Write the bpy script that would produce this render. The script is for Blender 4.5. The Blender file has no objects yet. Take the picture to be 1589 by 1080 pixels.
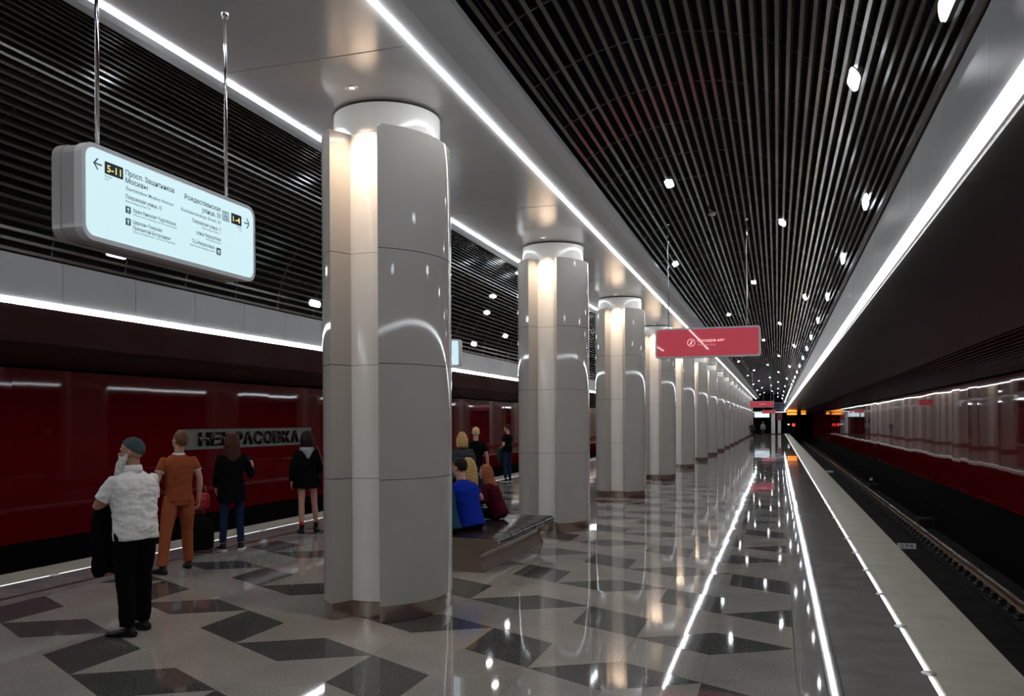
import bpy, bmesh, math, random
from mathutils import Vector, Matrix, noise, Euler

scene = bpy.context.scene
COL = scene.collection
rnd = random.Random(7)
PI = math.pi

# ------------------------------------------------------------------ camera, world, exposure
F_PX, VX, VY, ROLL, CAM_H = 1309.0, 1206.0, 655.7, -0.0059, 1.8
cam_data = bpy.data.cameras.new('camera')
cam = bpy.data.objects.new('camera', cam_data)
COL.objects.link(cam)
cam_data.sensor_fit = 'HORIZONTAL'
cam_data.sensor_width = 36.0
cam_data.lens = 36.0 * F_PX / 1589.0
cam_data.shift_y = (VY - 540.0) / 1589.0
cam_data.clip_start = 0.05
cam_data.clip_end = 400
YAW = math.atan((VX - 794.5) / F_PX)
cam.matrix_world = (Matrix.Translation((0, 0, CAM_H)) @ Matrix.Rotation(YAW, 4, 'Z')
                    @ Matrix.Rotation(PI / 2, 4, 'X') @ Matrix.Rotation(ROLL, 4, 'Z'))
scene.camera = cam

world = bpy.data.worlds.new('world')
scene.world = world
world.use_nodes = True
world.node_tree.nodes['Background'].inputs[0].default_value = (0.02, 0.02, 0.022, 1)
world.node_tree.nodes['Background'].inputs[1].default_value = 0.1

scene.view_settings.view_transform = 'Standard'
scene.view_settings.look = 'None'
scene.view_settings.exposure = 0.38
scene.view_settings.gamma = 1.0
scene.view_settings.use_curve_mapping = False
scene.cycles.use_denoising = True
scene.cycles.max_bounces = 8
scene.cycles.diffuse_bounces = 4
scene.cycles.glossy_bounces = 5
scene.cycles.sample_clamp_indirect = 6.0
scene.cycles.use_light_tree = True

LED_L = 17.0      # radiance of the strip lights
LAMP_L = 22.0     # radiance of the pill lamps

# ------------------------------------------------------------------ layout (metres)
XC = -3.65                      # axis of the column row
Y0, Y1 = -6.0, 127.0
E_EDGE = 5.29                   # platform half width
E_STRIP = 4.67                  # floor strip light
E_TILE = 3.7676                 # tiled zone half width
COL_Y = [7.57 + 6.45 * i for i in range(18)]
TRACK_Z = -1.3

# ------------------------------------------------------------------ materials
def mat(name, col, rough=0.5, metal=0.0, spec=0.5, emit=None, strength=0.0, coat=0.0,
        speckle=0.0, scale=200.0, noise_amt=0.0, noise_scale=3.0, bump=0.0, bump_scale=30.0, rough_var=0.0):
    m = bpy.data.materials.new(name)
    m.use_nodes = True
    nt = m.node_tree
    b = nt.nodes['Principled BSDF']
    b.inputs['Base Color'].default_value = (*col, 1)
    b.inputs['Roughness'].default_value = rough
    b.inputs['Metallic'].default_value = metal
    b.inputs['Specular IOR Level'].default_value = spec
    if coat:
        b.inputs['Coat Weight'].default_value = coat
        b.inputs['Coat Roughness'].default_value = 0.03
    if emit:
        b.inputs['Emission Color'].default_value = (*emit, 1)
        b.inputs['Emission Strength'].default_value = strength
    if speckle or noise_amt or bump or rough_var:
        tc = nt.nodes.new('ShaderNodeTexCoord')
        geo = nt.nodes.new('ShaderNodeNewGeometry')
    last = None
    if speckle:
        n = nt.nodes.new('ShaderNodeTexNoise')
        n.inputs['Scale'].default_value = scale
        n.inputs['Detail'].default_value = 3
        nt.links.new(geo.outputs['Position'], n.inputs['Vector'])
        r = nt.nodes.new('ShaderNodeMapRange')
        r.inputs['From Min'].default_value = 0.35
        r.inputs['From Max'].default_value = 0.65
        r.inputs['To Min'].default_value = 1 - speckle
        r.inputs['To Max'].default_value = 1 + speckle
        nt.links.new(n.outputs['Fac'], r.inputs['Value'])
        last = r.outputs['Result']
    if noise_amt:
        n = nt.nodes.new('ShaderNodeTexNoise')
        n.inputs['Scale'].default_value = noise_scale
        n.inputs['Detail'].default_value = 5
        nt.links.new(geo.outputs['Position'], n.inputs['Vector'])
        r = nt.nodes.new('ShaderNodeMapRange')
        r.inputs['From Min'].default_value = 0.3
        r.inputs['From Max'].default_value = 0.7
        r.inputs['To Min'].default_value = 1 - noise_amt
        r.inputs['To Max'].default_value = 1 + noise_amt
        nt.links.new(n.outputs['Fac'], r.inputs['Value'])
        if last:
            mm = nt.nodes.new('ShaderNodeMath')
            mm.operation = 'MULTIPLY'
            nt.links.new(last, mm.inputs[0])
            nt.links.new(r.outputs['Result'], mm.inputs[1])
            last = mm.outputs[0]
        else:
            last = r.outputs['Result']
    if last:
        vm = nt.nodes.new('ShaderNodeVectorMath')
        vm.operation = 'SCALE'
        vm.inputs[0].default_value = col
        nt.links.new(last, vm.inputs['Scale'])
        nt.links.new(vm.outputs['Vector'], b.inputs['Base Color'])
    if rough_var:
        n = nt.nodes.new('ShaderNodeTexNoise')
        n.inputs['Scale'].default_value = 1.7
        n.inputs['Detail'].default_value = 4
        nt.links.new(geo.outputs['Position'], n.inputs['Vector'])
        r = nt.nodes.new('ShaderNodeMapRange')
        r.inputs['To Min'].default_value = max(0.01, rough - rough_var)
        r.inputs['To Max'].default_value = rough + rough_var
        nt.links.new(n.outputs['Fac'], r.inputs['Value'])
        nt.links.new(r.outputs['Result'], b.inputs['Roughness'])
    if bump:
        n = nt.nodes.new('ShaderNodeTexNoise')
        n.inputs['Scale'].default_value = bump_scale
        n.inputs['Detail'].default_value = 3
        nt.links.new(geo.outputs['Position'], n.inputs['Vector'])
        bp = nt.nodes.new('ShaderNodeBump')
        bp.inputs['Strength'].default_value = 1.0
        bp.inputs['Distance'].default_value = bump
        nt.links.new(n.outputs['Fac'], bp.inputs['Height'])
        nt.links.new(bp.outputs['Normal'], b.inputs['Normal'])
    return m

M = {}
M['light_granite'] = mat('light_granite', (0.30, 0.272, 0.24), 0.035, speckle=0.36, scale=90, noise_amt=0.14, noise_scale=1.3)
M['dark_granite'] = mat('dark_granite', (0.072, 0.071, 0.067), 0.05, speckle=0.9, scale=90, noise_amt=0.15, noise_scale=2)
M['border_granite'] = mat('border_granite', (0.25, 0.225, 0.20), 0.04, speckle=0.2, scale=160, noise_amt=0.08)
M['band_granite'] = mat('band_granite', (0.085, 0.075, 0.066), 0.05, speckle=0.3, scale=170)
M['grey_granite'] = mat('grey_granite', (0.23, 0.215, 0.20), 0.03, speckle=0.2, scale=120, noise_amt=0.15, noise_scale=2.5)
M['edge_granite'] = mat('edge_granite', (0.43, 0.385, 0.31), 0.45, speckle=0.15, scale=140, noise_amt=0.12, noise_scale=3)
M['joint'] = mat('joint', (0.12, 0.11, 0.10), 0.6)
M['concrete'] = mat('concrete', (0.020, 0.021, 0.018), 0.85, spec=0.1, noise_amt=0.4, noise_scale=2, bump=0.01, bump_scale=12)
M['dark_void'] = mat('dark_void', (0.003, 0.003, 0.003), 0.9, spec=0.03)
M['beam_panel'] = mat('beam_panel', (0.46, 0.445, 0.44), 0.17, metal=0.1, spec=0.6, noise_amt=0.03)
M['beam_edge'] = mat('beam_edge', (0.42, 0.41, 0.41), 0.35, spec=0.4)
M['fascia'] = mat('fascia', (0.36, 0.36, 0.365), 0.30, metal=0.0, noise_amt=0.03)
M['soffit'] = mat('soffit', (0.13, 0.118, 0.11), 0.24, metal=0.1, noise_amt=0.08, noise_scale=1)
M['slat'] = mat('slat', (0.060, 0.053, 0.041), 0.17, metal=0.4, spec=0.7, noise_amt=0.1, noise_scale=5)
M['carrier'] = mat('carrier', (0.10, 0.10, 0.10), 0.4, metal=0.6)
M['black_shell'] = mat('black_shell', (0.004, 0.004, 0.004), 0.8)
M['column_panel'] = mat('column_panel', (0.42, 0.39, 0.355), 0.06, spec=0.20, noise_amt=0.02, bump=0.0004, bump_scale=1.2)
M['core_panel'] = mat('core_panel', (0.85, 0.82, 0.77), 0.12, spec=0.5, noise_amt=0.02)
M['steel'] = mat('steel', (0.60, 0.52, 0.47), 0.24, metal=1.0, noise_amt=0.05)
M['dark_gap'] = mat('dark_gap', (0.02, 0.018, 0.016), 0.6)
M['red_panel'] = mat('red_panel', (0.10, 0.002, 0.004), 0.035, spec=0.13, noise_amt=0.06, bump=0.0008, bump_scale=0.9)
M['rail_steel'] = mat('rail_steel', (0.30, 0.19, 0.11), 0.35, metal=0.9, noise_amt=0.3, noise_scale=8)
M['rail_head'] = mat('rail_head', (0.6, 0.52, 0.42), 0.18, metal=1.0)
M['black_plastic'] = mat('black_plastic', (0.012, 0.012, 0.013), 0.5)
M['led'] = mat('led', (0.9, 0.9, 0.9), 0.5, emit=(0.90, 0.95, 1.0), strength=LED_L)
M['led_floor'] = mat('led_floor', (0.9, 0.9, 0.9), 0.5, emit=(0.95, 0.97, 1.0), strength=1.7)
M['led_floor_dim'] = mat('led_floor_dim', (0.9, 0.9, 0.9), 0.5, emit=(0.95, 0.97, 1.0), strength=1.1)
M['lamp'] = mat('lamp', (0.9, 0.9, 0.9), 0.5, emit=(0.90, 0.94, 1.0), strength=LAMP_L)
M['lamp_rim'] = mat('lamp_rim', (0.5, 0.5, 0.52), 0.3, metal=0.8)
M['warm_lens'] = mat('warm_lens', (0.9, 0.85, 0.7), 0.3, emit=(1.0, 0.78, 0.55), strength=1.0)
M['chrome'] = mat('chrome', (0.75, 0.75, 0.76), 0.08, metal=1.0)
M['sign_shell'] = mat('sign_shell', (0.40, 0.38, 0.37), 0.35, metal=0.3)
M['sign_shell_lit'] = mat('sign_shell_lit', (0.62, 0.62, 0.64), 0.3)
M['sign_face'] = mat('sign_face', (0.35, 0.38, 0.38), 0.03, emit=(0.58, 0.80, 0.86), strength=0.72)
M['sign_text'] = mat('sign_text', (0.03, 0.05, 0.06), 0.3, emit=(0.05, 0.10, 0.13), strength=0.3)
M['sign_text_light'] = mat('sign_text_light', (0.06, 0.08, 0.10), 0.3, emit=(0.12, 0.22, 0.26), strength=0.5)
M['sign_box'] = mat('sign_box', (0.05, 0.06, 0.08), 0.2)
M['sign_yellow'] = mat('sign_yellow', (0.7, 0.65, 0.2), 0.3, emit=(0.85, 0.80, 0.30), strength=0.6)
M['red_face'] = mat('red_face', (0.20, 0.03, 0.04), 0.02, emit=(0.42, 0.055, 0.075), strength=0.58)
M['red_text'] = mat('red_text', (0.5, 0.3, 0.3), 0.3, emit=(0.95, 0.42, 0.44), strength=0.75)
M['red_text_dim'] = mat('red_text_dim', (0.4, 0.2, 0.2), 0.3, emit=(0.75, 0.16, 0.18), strength=0.6)
M['plate'] = mat('plate', (0.13, 0.135, 0.115), 0.4, metal=0.5, noise_amt=0.05)
M['letter'] = mat('letter', (0.05, 0.025, 0.02), 0.12, metal=0.8)
M['wood'] = mat('wood', (0.020, 0.012, 0.010), 0.25, spec=0.4, noise_amt=0.3, noise_scale=14)
M['bench_steel'] = mat('bench_steel', (0.30, 0.24, 0.185), 0.30, metal=0.75, noise_amt=0.06)
M['white_paint'] = mat('white_paint', (0.75, 0.74, 0.72), 0.4)
M['white_lit'] = mat('white_lit', (0.8, 0.8, 0.8), 0.4, emit=(0.75, 0.9, 1.0), strength=0.8)
M['stud_metal'] = mat('stud_metal', (0.85, 0.84, 0.82), 0.35, metal=0.6)
M['amber'] = mat('amber', (0.3, 0.1, 0.02), 0.4, emit=(1.0, 0.28, 0.03), strength=1.6)
M['signal_red'] = mat('signal_red', (0.3, 0.02, 0.02), 0.4, emit=(1.0, 0.03, 0.02), strength=2.5)
M['navy_board'] = mat('navy_board', (0.015, 0.02, 0.05), 0.3)
M['maroon'] = mat('maroon', (0.22, 0.01, 0.03), 0.3)
# people
def cloth(name, c, r=0.85, amt=0.1):
    return mat(name, c, r, spec=0.05, noise_amt=amt, noise_scale=9, bump=0.002, bump_scale=60)
M['skin'] = mat('skin', (0.50, 0.27, 0.19), 0.5, spec=0.35, noise_amt=0.06, noise_scale=20)
M['skin_tan'] = mat('skin_tan', (0.42, 0.20, 0.13), 0.5, spec=0.35, noise_amt=0.06, noise_scale=20)
M['eye'] = mat('eye', (0.05, 0.035, 0.03), 0.15)
M['white_cloth'] = cloth('white_cloth', (0.78, 0.76, 0.74), amt=0.03)
M['black_cloth'] = cloth('black_cloth', (0.004, 0.004, 0.0045))
M['charcoal_cloth'] = cloth('charcoal_cloth', (0.045, 0.048, 0.055))
M['rust_cloth'] = cloth('rust_cloth', (0.30, 0.075, 0.028))
M['rust_trouser'] = cloth('rust_trouser', (0.33, 0.085, 0.035))
M['denim'] = cloth('denim', (0.015, 0.025, 0.06))
M['blue_cloth'] = cloth('blue_cloth', (0.008, 0.025, 0.30))
M['teal_cloth'] = cloth('teal_cloth', (0.01, 0.06, 0.09))
M['burgundy_cloth'] = cloth('burgundy_cloth', (0.06, 0.004, 0.010))
M['green_cloth'] = cloth('green_cloth', (0.03, 0.05, 0.035))
M['grey_cloth'] = cloth('grey_cloth', (0.30, 0.30, 0.32))
M['cap_knit'] = mat('cap_knit', (0.055, 0.075, 0.085), 0.9, spec=0.2, bump=0.004, bump_scale=160)
def hairm(name, c):
    return mat(name, c, 0.6, spec=0.12, noise_amt=0.35, noise_scale=40, bump=0.004, bump_scale=90)
M['beard'] = hairm('beard', (0.62, 0.60, 0.57))
M['blond_hair'] = hairm('blond_hair', (0.50, 0.30, 0.12))
M['pale_hair'] = hairm('pale_hair', (0.62, 0.45, 0.22))
M['fair_hair'] = hairm('fair_hair', (0.15, 0.075, 0.035))
M['dark_hair'] = hairm('dark_hair', (0.018, 0.011, 0.008))
M['brown_hair'] = hairm('brown_hair', (0.06, 0.022, 0.014))
M['auburn_hair'] = hairm('auburn_hair', (0.28, 0.09, 0.04))
M['shoe_black'] = mat('shoe_black', (0.006, 0.0055, 0.005), 0.4, spec=0.2)
M['sole_white'] = mat('sole_white', (0.7, 0.7, 0.7), 0.5)
M['red_sock'] = cloth('red_sock', (0.55, 0.06, 0.04))
M['red_bag'] = mat('red_bag', (0.42, 0.012, 0.022), 0.35)
M['burgundy_bag'] = mat('burgundy_bag', (0.10, 0.006, 0.014), 0.4)

# ------------------------------------------------------------------ helpers
WORK = bpy.data.scenes.new('workbench')       # small side scene where single meshes are evaluated quickly
def evaluated_mesh(o):
    WORK.collection.objects.link(o)
    vl = WORK.view_layers[0]
    vl.update()
    dg = vl.depsgraph
    dg.update()
    me = bpy.data.meshes.new_from_object(o.evaluated_get(dg))
    bpy.data.objects.remove(o)
    return me

def to_obj(name, me, material=None, parent=None, loc=None, rot=None):
    if material is not None and not me.materials:
        me.materials.append(material)
    o = bpy.data.objects.new(name, me)
    COL.objects.link(o)
    if parent is not None:
        o.parent = parent
    if loc is not None:
        o.location = loc
    if rot is not None:
        o.rotation_euler = rot
    return o

def bm_obj(name, bm, material, parent=None, loc=None, rot=None, smooth=False):
    bmesh.ops.recalc_face_normals(bm, faces=bm.faces[:])
    me = bpy.data.meshes.new(name)
    bm.to_mesh(me)
    bm.free()
    if smooth:
        for p in me.polygons:
            p.use_smooth = True
    return to_obj(name, me, material, parent, loc, rot)

def bm_mesh(name, bm, material, smooth=False):
    bmesh.ops.recalc_face_normals(bm, faces=bm.faces[:])
    me = bpy.data.meshes.new(name)
    bm.to_mesh(me)
    bm.free()
    me.materials.append(material)
    if smooth:
        for p in me.polygons:
            p.use_smooth = True
    return me

def empty(name, loc=(0, 0, 0), rz=0.0):
    o = bpy.data.objects.new(name, None)
    o.empty_display_size = 0.2
    COL.objects.link(o)
    o.location = loc
    o.rotation_euler = (0, 0, rz)
    return o

def tag(o, label=None, cat=None, group=None, kind=None):
    if label: o['label'] = label
    if cat: o['category'] = cat
    if group: o['group'] = group
    if kind: o['kind'] = kind
    return o

def box(bm, x0, x1, y0, y1, z0, z1):
    vs = [bm.verts.new(p) for p in ((x0, y0, z0), (x1, y0, z0), (x1, y1, z0), (x0, y1, z0),
                                    (x0, y0, z1), (x1, y0, z1), (x1, y1, z1), (x0, y1, z1))]
    for f in ((0, 3, 2, 1), (4, 5, 6, 7), (0, 1, 5, 4), (1, 2, 6, 5), (2, 3, 7, 6), (3, 0, 4, 7)):
        bm.faces.new([vs[i] for i in f])
    return vs

def bevel_box(bm, x0, x1, y0, y1, z0, z1, r=0.01, seg=2):
    vs = box(bm, x0, x1, y0, y1, z0, z1)
    es = {e for v in vs for e in v.link_edges}
    bmesh.ops.bevel(bm, geom=list(es), offset=r, segments=seg, profile=0.5, affect='EDGES')

def prism(bm, pts, z0, z1, axis='Z'):
    """extrude a 2D outline; axis Z: (x,y); axis Y: pts are (x,z) extruded in y; axis X: pts (y,z)"""
    def P(a, b, t):
        return (a, b, t) if axis == 'Z' else ((a, t, b) if axis == 'Y' else (t, a, b))
    lo = [bm.verts.new(P(a, b, z0)) for a, b in pts]
    hi = [bm.verts.new(P(a, b, z1)) for a, b in pts]
    n = len(pts)
    for i in range(n):
        bm.faces.new((lo[i], lo[(i + 1) % n], hi[(i + 1) % n], hi[i]))
    bm.faces.new(lo[::-1])
    bm.faces.new(hi)

def lathe(bm, prof, c=(0, 0), n=24):
    rings = []
    for r, z in prof:
        rings.append([bm.verts.new((c[0] + r * math.cos(2 * PI * i / n), c[1] + r * math.sin(2 * PI * i / n), z)) for i in range(n)])
    for a, b in zip(rings, rings[1:]):
        for i in range(n):
            bm.faces.new((a[i], a[(i + 1) % n], b[(i + 1) % n], b[i]))
    if prof[0][0] > 1e-4: bm.faces.new(rings[0][::-1])
    if prof[-1][0] > 1e-4: bm.faces.new(rings[-1])

def tube(bm, pts, n=12, caps=True):
    """pts: [(vec, r)]"""
    P = [Vector(p) for p, r in pts]
    R = [r for p, r in pts]
    rings = []
    prev = None
    seq = []
    m = len(P)
    for i in range(m):
        t = (P[min(i + 1, m - 1)] - P[max(i - 1, 0)]).normalized()
        if prev is None:
            u = t.orthogonal().normalized()
        else:
            u = (prev - t * prev.dot(t))
            u = u.normalized() if u.length > 1e-5 else t.orthogonal().normalized()
        prev = u
        v = t.cross(u)
        if caps and i == 0:
            for a in (80, 55, 28):
                a = math.radians(a)
                seq.append((P[0] - t * R[0] * math.sin(a), R[0] * math.cos(a), u, v))
        seq.append((P[i], R[i], u, v))
        if caps and i == m - 1:
            for a in (28, 55, 80):
                a = math.radians(a)
                seq.append((P[i] + t * R[i] * math.sin(a), R[i] * math.cos(a), u, v))
    for p, r, u, v in seq:
        rings.append([bm.verts.new(p + u * (r * math.cos(2 * PI * k / n)) + v * (r * math.sin(2 * PI * k / n))) for k in range(n)])
    for a, b in zip(rings, rings[1:]):
        for k in range(n):
            bm.faces.new((a[k], a[(k + 1) % n], b[(k + 1) % n], b[k]))
    bm.faces.new(rings[0][::-1])
    bm.faces.new(rings[-1])

def ellipsoid(bm, c, r, mtx=None, nu=16, nv=10):
    c = Vector(c)
    rings = []
    top = None
    def tr(p):
        p = Vector(p)
        if mtx is not None:
            p = mtx @ p
        return p + c
    t = bm.verts.new(tr((0, 0, r[2])))
    b = bm.verts.new(tr((0, 0, -r[2])))
    for j in range(1, nv):
        th = PI * j / nv
        rings.append([bm.verts.new(tr((r[0] * math.sin(th) * math.cos(2 * PI * i / nu), r[1] * math.sin(th) * math.sin(2 * PI * i / nu), r[2] * math.cos(th)))) for i in range(nu)])
    for i in range(nu):
        bm.faces.new((t, rings[0][i], rings[0][(i + 1) % nu]))
        bm.faces.new((b, rings[-1][(i + 1) % nu], rings[-1][i]))
    for a, d in zip(rings, rings[1:]):
        for i in range(nu):
            bm.faces.new((a[i], d[i], d[(i + 1) % nu], a[(i + 1) % nu]))

def loft(bm, rings):
    vr = [[bm.verts.new(p) for p in r] for r in rings]
    n = len(vr[0])
    for a, b in zip(vr, vr[1:]):
        for k in range(n):
            bm.faces.new((a[k], a[(k + 1) % n], b[(k + 1) % n], b[k]))
    bm.faces.new(vr[0][::-1])
    bm.faces.new(vr[-1])

def fuse(bm, voxel, smooth_it=4, wrinkle=0.0, wscale=(9, 9, 16)):
    """union everything in bm into one continuous surface"""
    bmesh.ops.recalc_face_normals(bm, faces=bm.faces[:])
    me = bpy.data.meshes.new('tmp')
    bm.to_mesh(me)
    bm.free()
    o = bpy.data.objects.new('tmp', me)
    md = o.modifiers.new('r', 'REMESH')
    md.mode = 'VOXEL'
    md.voxel_size = voxel
    sm = o.modifiers.new('s', 'SMOOTH')
    sm.factor = 0.5
    sm.iterations = smooth_it
    out = evaluated_mesh(o)
    bpy.data.meshes.remove(me)
    out.materials.clear()
    if wrinkle:
        n = len(out.vertices)
        co = [0.0] * (3 * n)
        out.vertices.foreach_get('co', co)
        no = [0.0] * (3 * n)
        out.vertex_normals.foreach_get('vector', no)
        for i in range(0, 3 * n, 3):
            q = Vector((co[i] * wscale[0], co[i + 1] * wscale[1], co[i + 2] * wscale[2]))
            d = (noise.noise(q) + 0.5 * noise.noise(q * 2.1)) * wrinkle
            co[i] += no[i] * d
            co[i + 1] += no[i + 1] * d
            co[i + 2] += no[i + 2] * d
        out.vertices.foreach_set('co', co)
        out.update()
    for p in out.polygons:
        p.use_smooth = True
    return out

def text_obj(body, material, parent, origin, facing, size=None, width=None, height=None, align='LEFT', depth=0.0006, name='lettering', bold=0.0):
    """flat lettering; facing '+X' or '-Y' (parent-local). origin = baseline start (or end when RIGHT)"""
    cu = bpy.data.curves.new('txt', 'FONT')
    cu.body = body
    cu.size = 1.0
    cu.offset = bold
    cu.resolution_u = 2
    tmp = bpy.data.objects.new('txt', cu)
    me = evaluated_mesh(tmp)
    bpy.data.curves.remove(cu)
    xs = [v.co.x for v in me.vertices]
    x0, x1 = min(xs), max(xs)
    sy = size if size else height / 0.73
    sx = sy if width is None else width / (x1 - x0)
    off = {'LEFT': -x0, 'RIGHT': -x1, 'CENTER': -(x0 + x1) / 2}[align]
    for v in me.vertices:
        a, b = (v.co.x + off) * sx, v.co.y * sy
        if facing == '+X':
            v.co = Vector(origin) + Vector((0.0, a, b))
        else:
            v.co = Vector(origin) + Vector((a, 0.0, b))
    me.materials.clear()
    me.name = name
    if depth > 0.001:
        bm = bmesh.new()
        bm.from_mesh(me)
        r = bmesh.ops.extrude_face_region(bm, geom=bm.faces[:])
        d = Vector((depth, 0, 0)) if facing == '+X' else Vector((0, -depth, 0))
        for g in r['geom']:
            if isinstance(g, bmesh.types.BMVert):
                g.co += d
        bmesh.ops.recalc_face_normals(bm, faces=bm.faces[:])
        bm.to_mesh(me)
        bm.free()
    return to_obj(name, me, material, parent)

def rrect(w, h, r, n=6, cx=0.0, cy=0.0):
    pts = []
    for sx, sy, a0 in ((1, 1, 0), (-1, 1, 90), (-1, -1, 180), (1, -1, 270)):
        for k in range(n + 1):
            a = math.radians(a0 + 90 * k / n)
            pts.append((cx + sx * (w / 2 - r) + r * math.cos(a), cy + sy * (h / 2 - r) + r * math.sin(a)))
    return pts

# ------------------------------------------------------------------ platform floor
bm = bmesh.new()
box(bm, XC - E_EDGE + 0.02, XC + E_EDGE - 0.02, Y0, Y1, -0.30, -0.012)
floor = bm_obj('floor', bm, M['joint'])
tag(floor, kind='structure', label='polished granite station platform with scattered dark rhombus inlays')
bm = bmesh.new()
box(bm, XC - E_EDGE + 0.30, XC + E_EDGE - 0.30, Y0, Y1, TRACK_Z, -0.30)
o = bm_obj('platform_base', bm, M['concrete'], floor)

X0L, DX, HY, YREF = 0.1176, 0.6254, 0.3616, 10.27
def LV(k, j):
    return (X0L - k * DX, YREF + j * HY)
def clip(poly, x, keep_less):
    out = []
    n = len(poly)
    for i in range(n):
        a, b = poly[i], poly[(i + 1) % n]
        ia = a[0] <= x + 1e-6 if keep_less else a[0] >= x - 1e-6
        ib = b[0] <= x + 1e-6 if keep_less else b[0] >= x - 1e-6
        if ia: out.append(a)
        if ia != ib:
            t = (x - a[0]) / (b[0] - a[0])
            out.append((x, a[1] + t * (b[1] - a[1])))
    return out
def area(p):
    return abs(sum(p[i][0] * p[(i + 1) % len(p)][1] - p[(i + 1) % len(p)][0] * p[i][1] for i in range(len(p)))) / 2

tiles = []
for k in range(-1, 15):
    for m in range(-20, 115):
        if (m - (k - 1)) % 2:
            continue
        j = 3 * m
        S = [LV(k, j), LV(k - 1, j - 1), LV(k - 1, j - 3), LV(k, j - 2)]
        T = [LV(k, j), LV(k - 1, j + 1), LV(k - 2, j), LV(k - 1, j - 1)]
        Q = [LV(k - 1, j - 1), LV(k - 2, j), LV(k - 2, j - 2), LV(k - 1, j - 3)]
        s_dark = (m + (k - 1)) % 4 == 0
        for kind, poly, dark in (('S', S, s_dark), ('T', T, not s_dark), ('Q', Q, False)):
            cy = sum(p[1] for p in poly) / 4
            if cy < Y0 + 0.4 or cy > Y1 - 0.4:
                continue
            pc = clip(clip(poly, X0L, True), X0L - 12 * DX, False)
            if len(pc) < 3 or area(pc) < 0.01:
                continue
            tiles.append((kind, pc, dark, area(pc) < area(poly) * 0.98, cy))

def inset(poly, d):
    cx = sum(p[0] for p in poly) / len(poly)
    cy = sum(p[1] for p in poly) / len(poly)
    return [((p[0] - cx) * (1 - d), (p[1] - cy) * (1 - d)) for p in poly], cx, cy
TILE_H = 0.012
cache = {}
def tile_dist(t):
    cx = sum(p[0] for p in t[1]) / len(t[1])
    front = 0 if t[4] > 3.5 + 0 * cx else 100
    return math.hypot(cx, t[4]) + front
tiles.sort(key=tile_dist)
counts = {True: 0, False: 0}
rest = {True: bmesh.new(), False: bmesh.new()}
nrest = {True: 0, False: 0}
for kind, poly, dark, cut, cy0 in tiles:
    pts, cx, cy = inset(poly, 0.004)
    rx, ry = rnd.gauss(0, 0.0011), rnd.gauss(0, 0.0011)
    if counts[dark] < 298 and cy0 > 3.0:
        key = (kind, dark) if not cut else None
        if key and key in cache:
            me = cache[key]
        else:
            b2 = bmesh.new()
            prism(b2, pts, -TILE_H, 0.0)
            me = bm_mesh('tile', b2, M['dark_granite'] if dark else M['light_granite'])
            if key:
                cache[key] = me
        to_obj('dark_floor_tile' if dark else 'light_floor_tile', me, None, floor, (cx, cy, 0), (rx, ry, 0))
        counts[dark] += 1
    else:
        b2 = rest[dark]
        lo = [b2.verts.new((cx + a, cy + b, -TILE_H)) for a, b in pts]
        hi = [b2.verts.new((cx + a, cy + b, a * -ry + b * rx)) for a, b in pts]
        n = len(pts)
        for i in range(n):
            b2.faces.new((lo[i], lo[(i + 1) % n], hi[(i + 1) % n], hi[i]))
        b2.faces.new(hi)
for dark in (True, False):
    o = bm_obj('distant_dark_tiling' if dark else 'distant_light_tiling', rest[dark], M['dark_granite'] if dark else M['light_granite'], floor)
    o['kind'] = 'stuff'

# strips along the platform edges: border, dark band, grey slabs, beige edge slabs
STUD = 1.44
def slab_mesh(nm, w, l, material):
    b2 = bmesh.new()
    box(b2, -w / 2, w / 2, -l / 2, l / 2, -TILE_H, 0)
    return bm_mesh(nm, b2, material)
lanes = [('border_slab', 3.7706, 3.958, 'border_granite', 0.0008), ('tactile_band_slab', 3.962, 4.06, 'band_granite', 0.0005),
         ('grey_edge_slab', 4.064, 4.648, 'grey_granite', 0.0012)]
for nm, a, b, mt, tilt in lanes:
    me = slab_mesh(nm, b - a, STUD - 0.004, M[mt])
    for side in (1, -1):
        i = 0
        y = Y0 + STUD / 2
        while y < Y1 - STUD / 2:
            to_obj(nm, me, None, floor, (XC + side * (a + b) / 2, y + 0.03, 0), (rnd.gauss(0, tilt), rnd.gauss(0, tilt), 0))
            y += STUD
b2 = bmesh.new()
bevel_box(b2, -0.30, 0.30, -STUD / 2 + 0.002, STUD / 2 - 0.002, -0.14, 0.0, 0.006, 1)
me = bm_mesh('platform_edge_slab', b2, M['edge_granite'])
for side in (1, -1):
    y = Y0 + STUD / 2
    while y < Y1 - STUD / 2:
        to_obj('platform_edge_slab', me, None, floor, (XC + side * (E_EDGE - 0.30), y + 0.03, 0), (0, 0, 0))
        y += STUD

# floor strip lights with chrome studs
b2 = bmesh.new()
lathe(b2, [(0.052, 0.001), (0.050, 0.007), (0.030, 0.011), (0.0, 0.012)], n=20)
stud_me = bm_mesh('stud', b2, M['stud_metal'], True)
for side, lab in ((1, 'thin white light line with round metal studs along the right platform edge'),
                  (-1, 'thin white dashed light line set in the floor along the left platform edge')):
    root = tag(empty('floor_strip_light', (XC + side * 4.668, 0, 0)), lab, 'strip light')
    b3 = bmesh.new()
    b4 = bmesh.new()
    y = Y0 + 0.1
    y = 6.6 - STUD * 8
    while y < Y1 - 1.5:
        box(b3, -0.012, 0.012, y + 0.07, y + STUD - 0.07, -0.010, 0.0012)
        y += STUD
    bm_obj('light_line', b3, M['led_floor'] if side > 0 else M['led_floor_dim'], root)
    box(b4, -0.0185, 0.0185, Y0, Y1, -0.0115, -0.0105)
    bm_obj('channel', b4, M['steel'], root)
    y = 6.6 - STUD * 1
    while y < Y1 - 1.5:
        to_obj('stud', stud_me, None, root, (0, y, 0))
        y += STUD

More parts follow.
